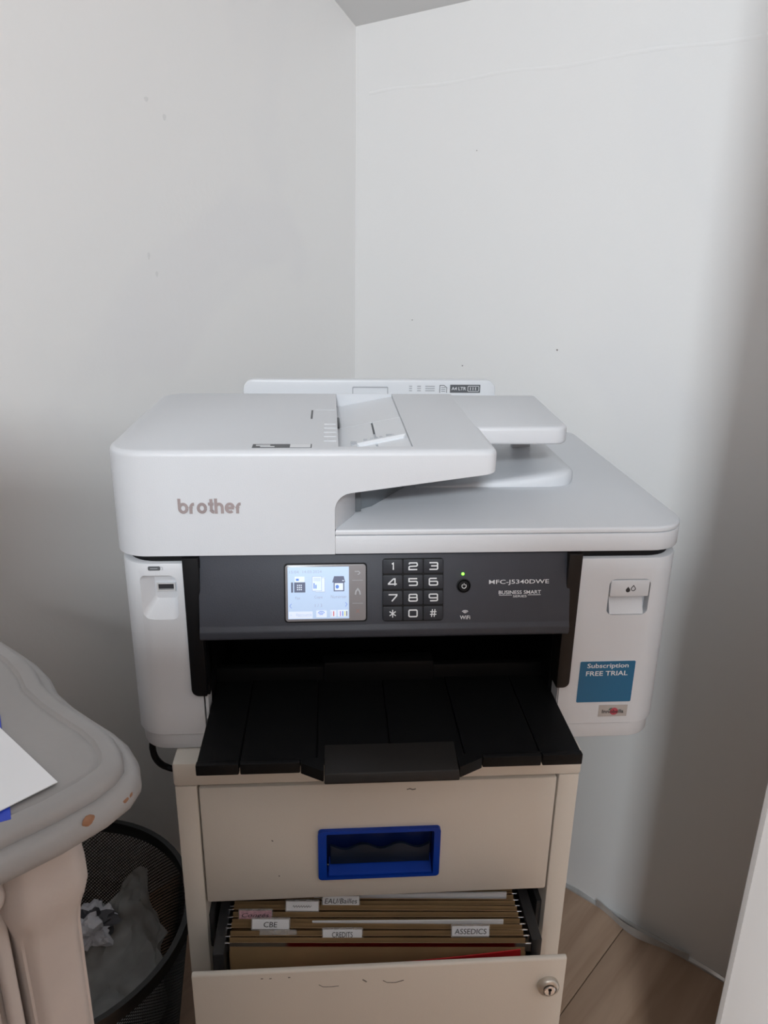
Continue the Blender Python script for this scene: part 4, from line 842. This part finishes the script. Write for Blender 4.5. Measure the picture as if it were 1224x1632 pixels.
for sgn in (-1, 1):
    for s in range(NS):
        base = len(vs)
        for g in range(NG+1):
            t = g/NG; r = BB+(BR-BB)*t; z = 0.010+(BH-0.022)*t; th = 2*PI*s/NS+sgn*t*1.75
            hw = 0.00062
            c, sn = math.cos(th), math.sin(th); tx, ty = -sn, c
            vs += [((r)*c-tx*hw, (r)*sn-ty*hw, z-hw*0.6), ((r)*c+tx*hw, (r)*sn+ty*hw, z+hw*0.6), ((r+0.001)*c, (r+0.001)*sn, z)]
        for g in range(NG):
            a = base+3*g
            for i, j in ((0, 1), (1, 2), (2, 0)): fs.append((a+i, a+j, a+3+j, a+3+i))
me = bpy.data.meshes.new('mesh_wall'); me.from_pydata(vs, [], fs); me.materials.append(M_MESH)
mw = bpy.data.objects.new('mesh_wall', me); COL.objects.link(mw); mw.parent = WB; mw['kind'] = 'stuff'
# crumpled liner: a polar sheet standing up along the right and near side
bm = bmesh.new(); NA_, NR_ = 96, 30; rows = []
for j in range(NR_+1):
    t = j/NR_; row = []
    for i in range(NA_):
        th = 2*PI*i/NA_
        # th 0 = +x (towards cabinet), pi/2 = +y (towards corner); liner reaches highest at the back right
        pk = math.exp(-((((th-0.92+PI) % (2*PI)-PI)/0.42)**2)); lo = math.exp(-((((th-2.4+PI) % (2*PI)-PI)/0.95)**2))
        top = 0.205+0.062*pk-0.11*lo+0.010*math.sin(th*9)+0.006*math.sin(th*17+1)
        if t < 0.55: q = t/0.55; r = (BB-0.012)*q; z = 0.125+0.03*q*q
        else: q = (t-0.55)/0.45; z = 0.155+(max(top, 0.165)-0.155)*q; r = (BB+(BR-BB)*z/BH)-0.011-0.006*(1-q)
        p = Vector((r*math.cos(th), r*math.sin(th), z)); n = noise.fractal(p*22, 1.0, 2.0, 3)
        cre = abs(noise.noise(p*30+Vector((5, 2, 1))))
        d = (0.014*n-0.016*(0.3-cre))*min(1, 2*t)
        p -= Vector((math.cos(th), math.sin(th), -0.5))*max(-0.002, 0.012+d)
        row.append(bm.verts.new(p))
    rows.append(row)
for j in range(NR_):
    for i in range(NA_):
        k = (i+1) % NA_; bm.faces.new((rows[j][i], rows[j][k], rows[j+1][k], rows[j+1][i]))
bmesh.ops.remove_doubles(bm, verts=bm.verts, dist=1e-5)
bg = finish('bin_liner', bm, M_BAG, None, smooth=40); bg.location = BC; tag(bg, 'crumpled translucent plastic liner inside the waste bin', 'bag')
# crumpled paper in the liner
bm = bmesh.new(); bmesh.ops.create_icosphere(bm, subdivisions=4, radius=0.030)
for v in bm.verts:
    d = v.co.normalized(); v.co *= 1+0.55*noise.fractal(d*2.1+Vector((3, 1, 7)), 1.0, 2.0, 3)+0.25*abs(noise.noise(d*4)); v.co.z *= 0.75
cpp = finish('crumpled_paper', bm, M_PAPER, None, smooth=25); tag(cpp, 'crumpled white paper with a grey stripe in the waste bin', 'paper')
PMESH = cpp
mm = bpy.data.materials.new('crumpled_print'); mm.use_nodes = True; nt = mm.node_tree; tc = nt.nodes.new('ShaderNodeTexCoord'); wv = nt.nodes.new('ShaderNodeTexWave'); wv.inputs['Scale'].default_value = 9; wv.inputs['Distortion'].default_value = 2; wv.bands_direction = 'Y'
rp = nt.nodes.new('ShaderNodeValToRGB'); rp.color_ramp.interpolation = 'CONSTANT'; rp.color_ramp.elements[0].color = (0.10, 0.10, 0.115, 1); rp.color_ramp.elements[1].position = 0.30; rp.color_ramp.elements[1].color = (0.84, 0.84, 0.90, 1)
nt.links.new(tc.outputs['Object'], wv.inputs['Vector']); nt.links.new(wv.outputs['Fac'], rp.inputs['Fac']); nt.links.new(rp.outputs['Color'], nt.nodes['Principled BSDF'].inputs['Base Color'])
cpp.data.materials[0] = mm
cpp.location = BC+Vector((0.010, 0.096, 0.182))

# ------------------------------------------------------------------ blockers added out of view behind the photographer to shade the lower corner
SB = empty('shade_cupboard', (-0.312, -1.03, 0), 'shallow grey laminate cupboard added unseen behind the photographer to cast shade', 'cupboard')
CT = 1.225
box('carcass', -0.36, 0.36, -0.055, 0.045, 0.05, CT-0.025, M_TAN, SB, 0.003)
box('worktop', -0.37, 0.37, -0.06, 0.06, CT-0.025, CT, M_TAN, SB, 0.004)
for x0, x1 in ((-0.355, -0.002), (0.002, 0.355)):
    d = box('door', x0, x1, 0.045, 0.057, 0.06, CT-0.035, M_TAN, SB, 0.002)
    box('door_knob', (x1-0.05) if x0 < -0.1 else (x0+0.03), (x1-0.03) if x0 < -0.1 else (x0+0.05), 0.057, 0.075, 0.60, 0.62, M_CHROME, d, 0.003)
box('plinth', -0.35, 0.35, -0.05, 0.04, 0.0, 0.05, M_INK, SB)
def add_shade_box(x0, x1, y0, y1, h, label):  # boxes added to shape the upper edge of the cast shade
    t = empty('shade_box', ((x0+x1)/2, (y0+y1)/2, CT+0.001), label, 'box', 'added shade-casting boxes on the cupboard'); hx, hy = (x1-x0)/2, (y1-y0)/2
    box('box_body', -hx+0.004, hx-0.004, -hy+0.004, hy-0.004, 0, h-0.02, M_KRAFT, t, 0.002); box('lid', -hx, hx, -hy, hy, h-0.025, h, M_KRAFT, t, 0.003)
add_shade_box(-0.66, -0.325, -1.08, -0.975, 0.138, 'taller kraft box added on the unseen cupboard to cast shade')
add_shade_box(-0.06, 0.053, -1.08, -0.975, 0.056, 'flat kraft box added on the unseen cupboard to cast shade')
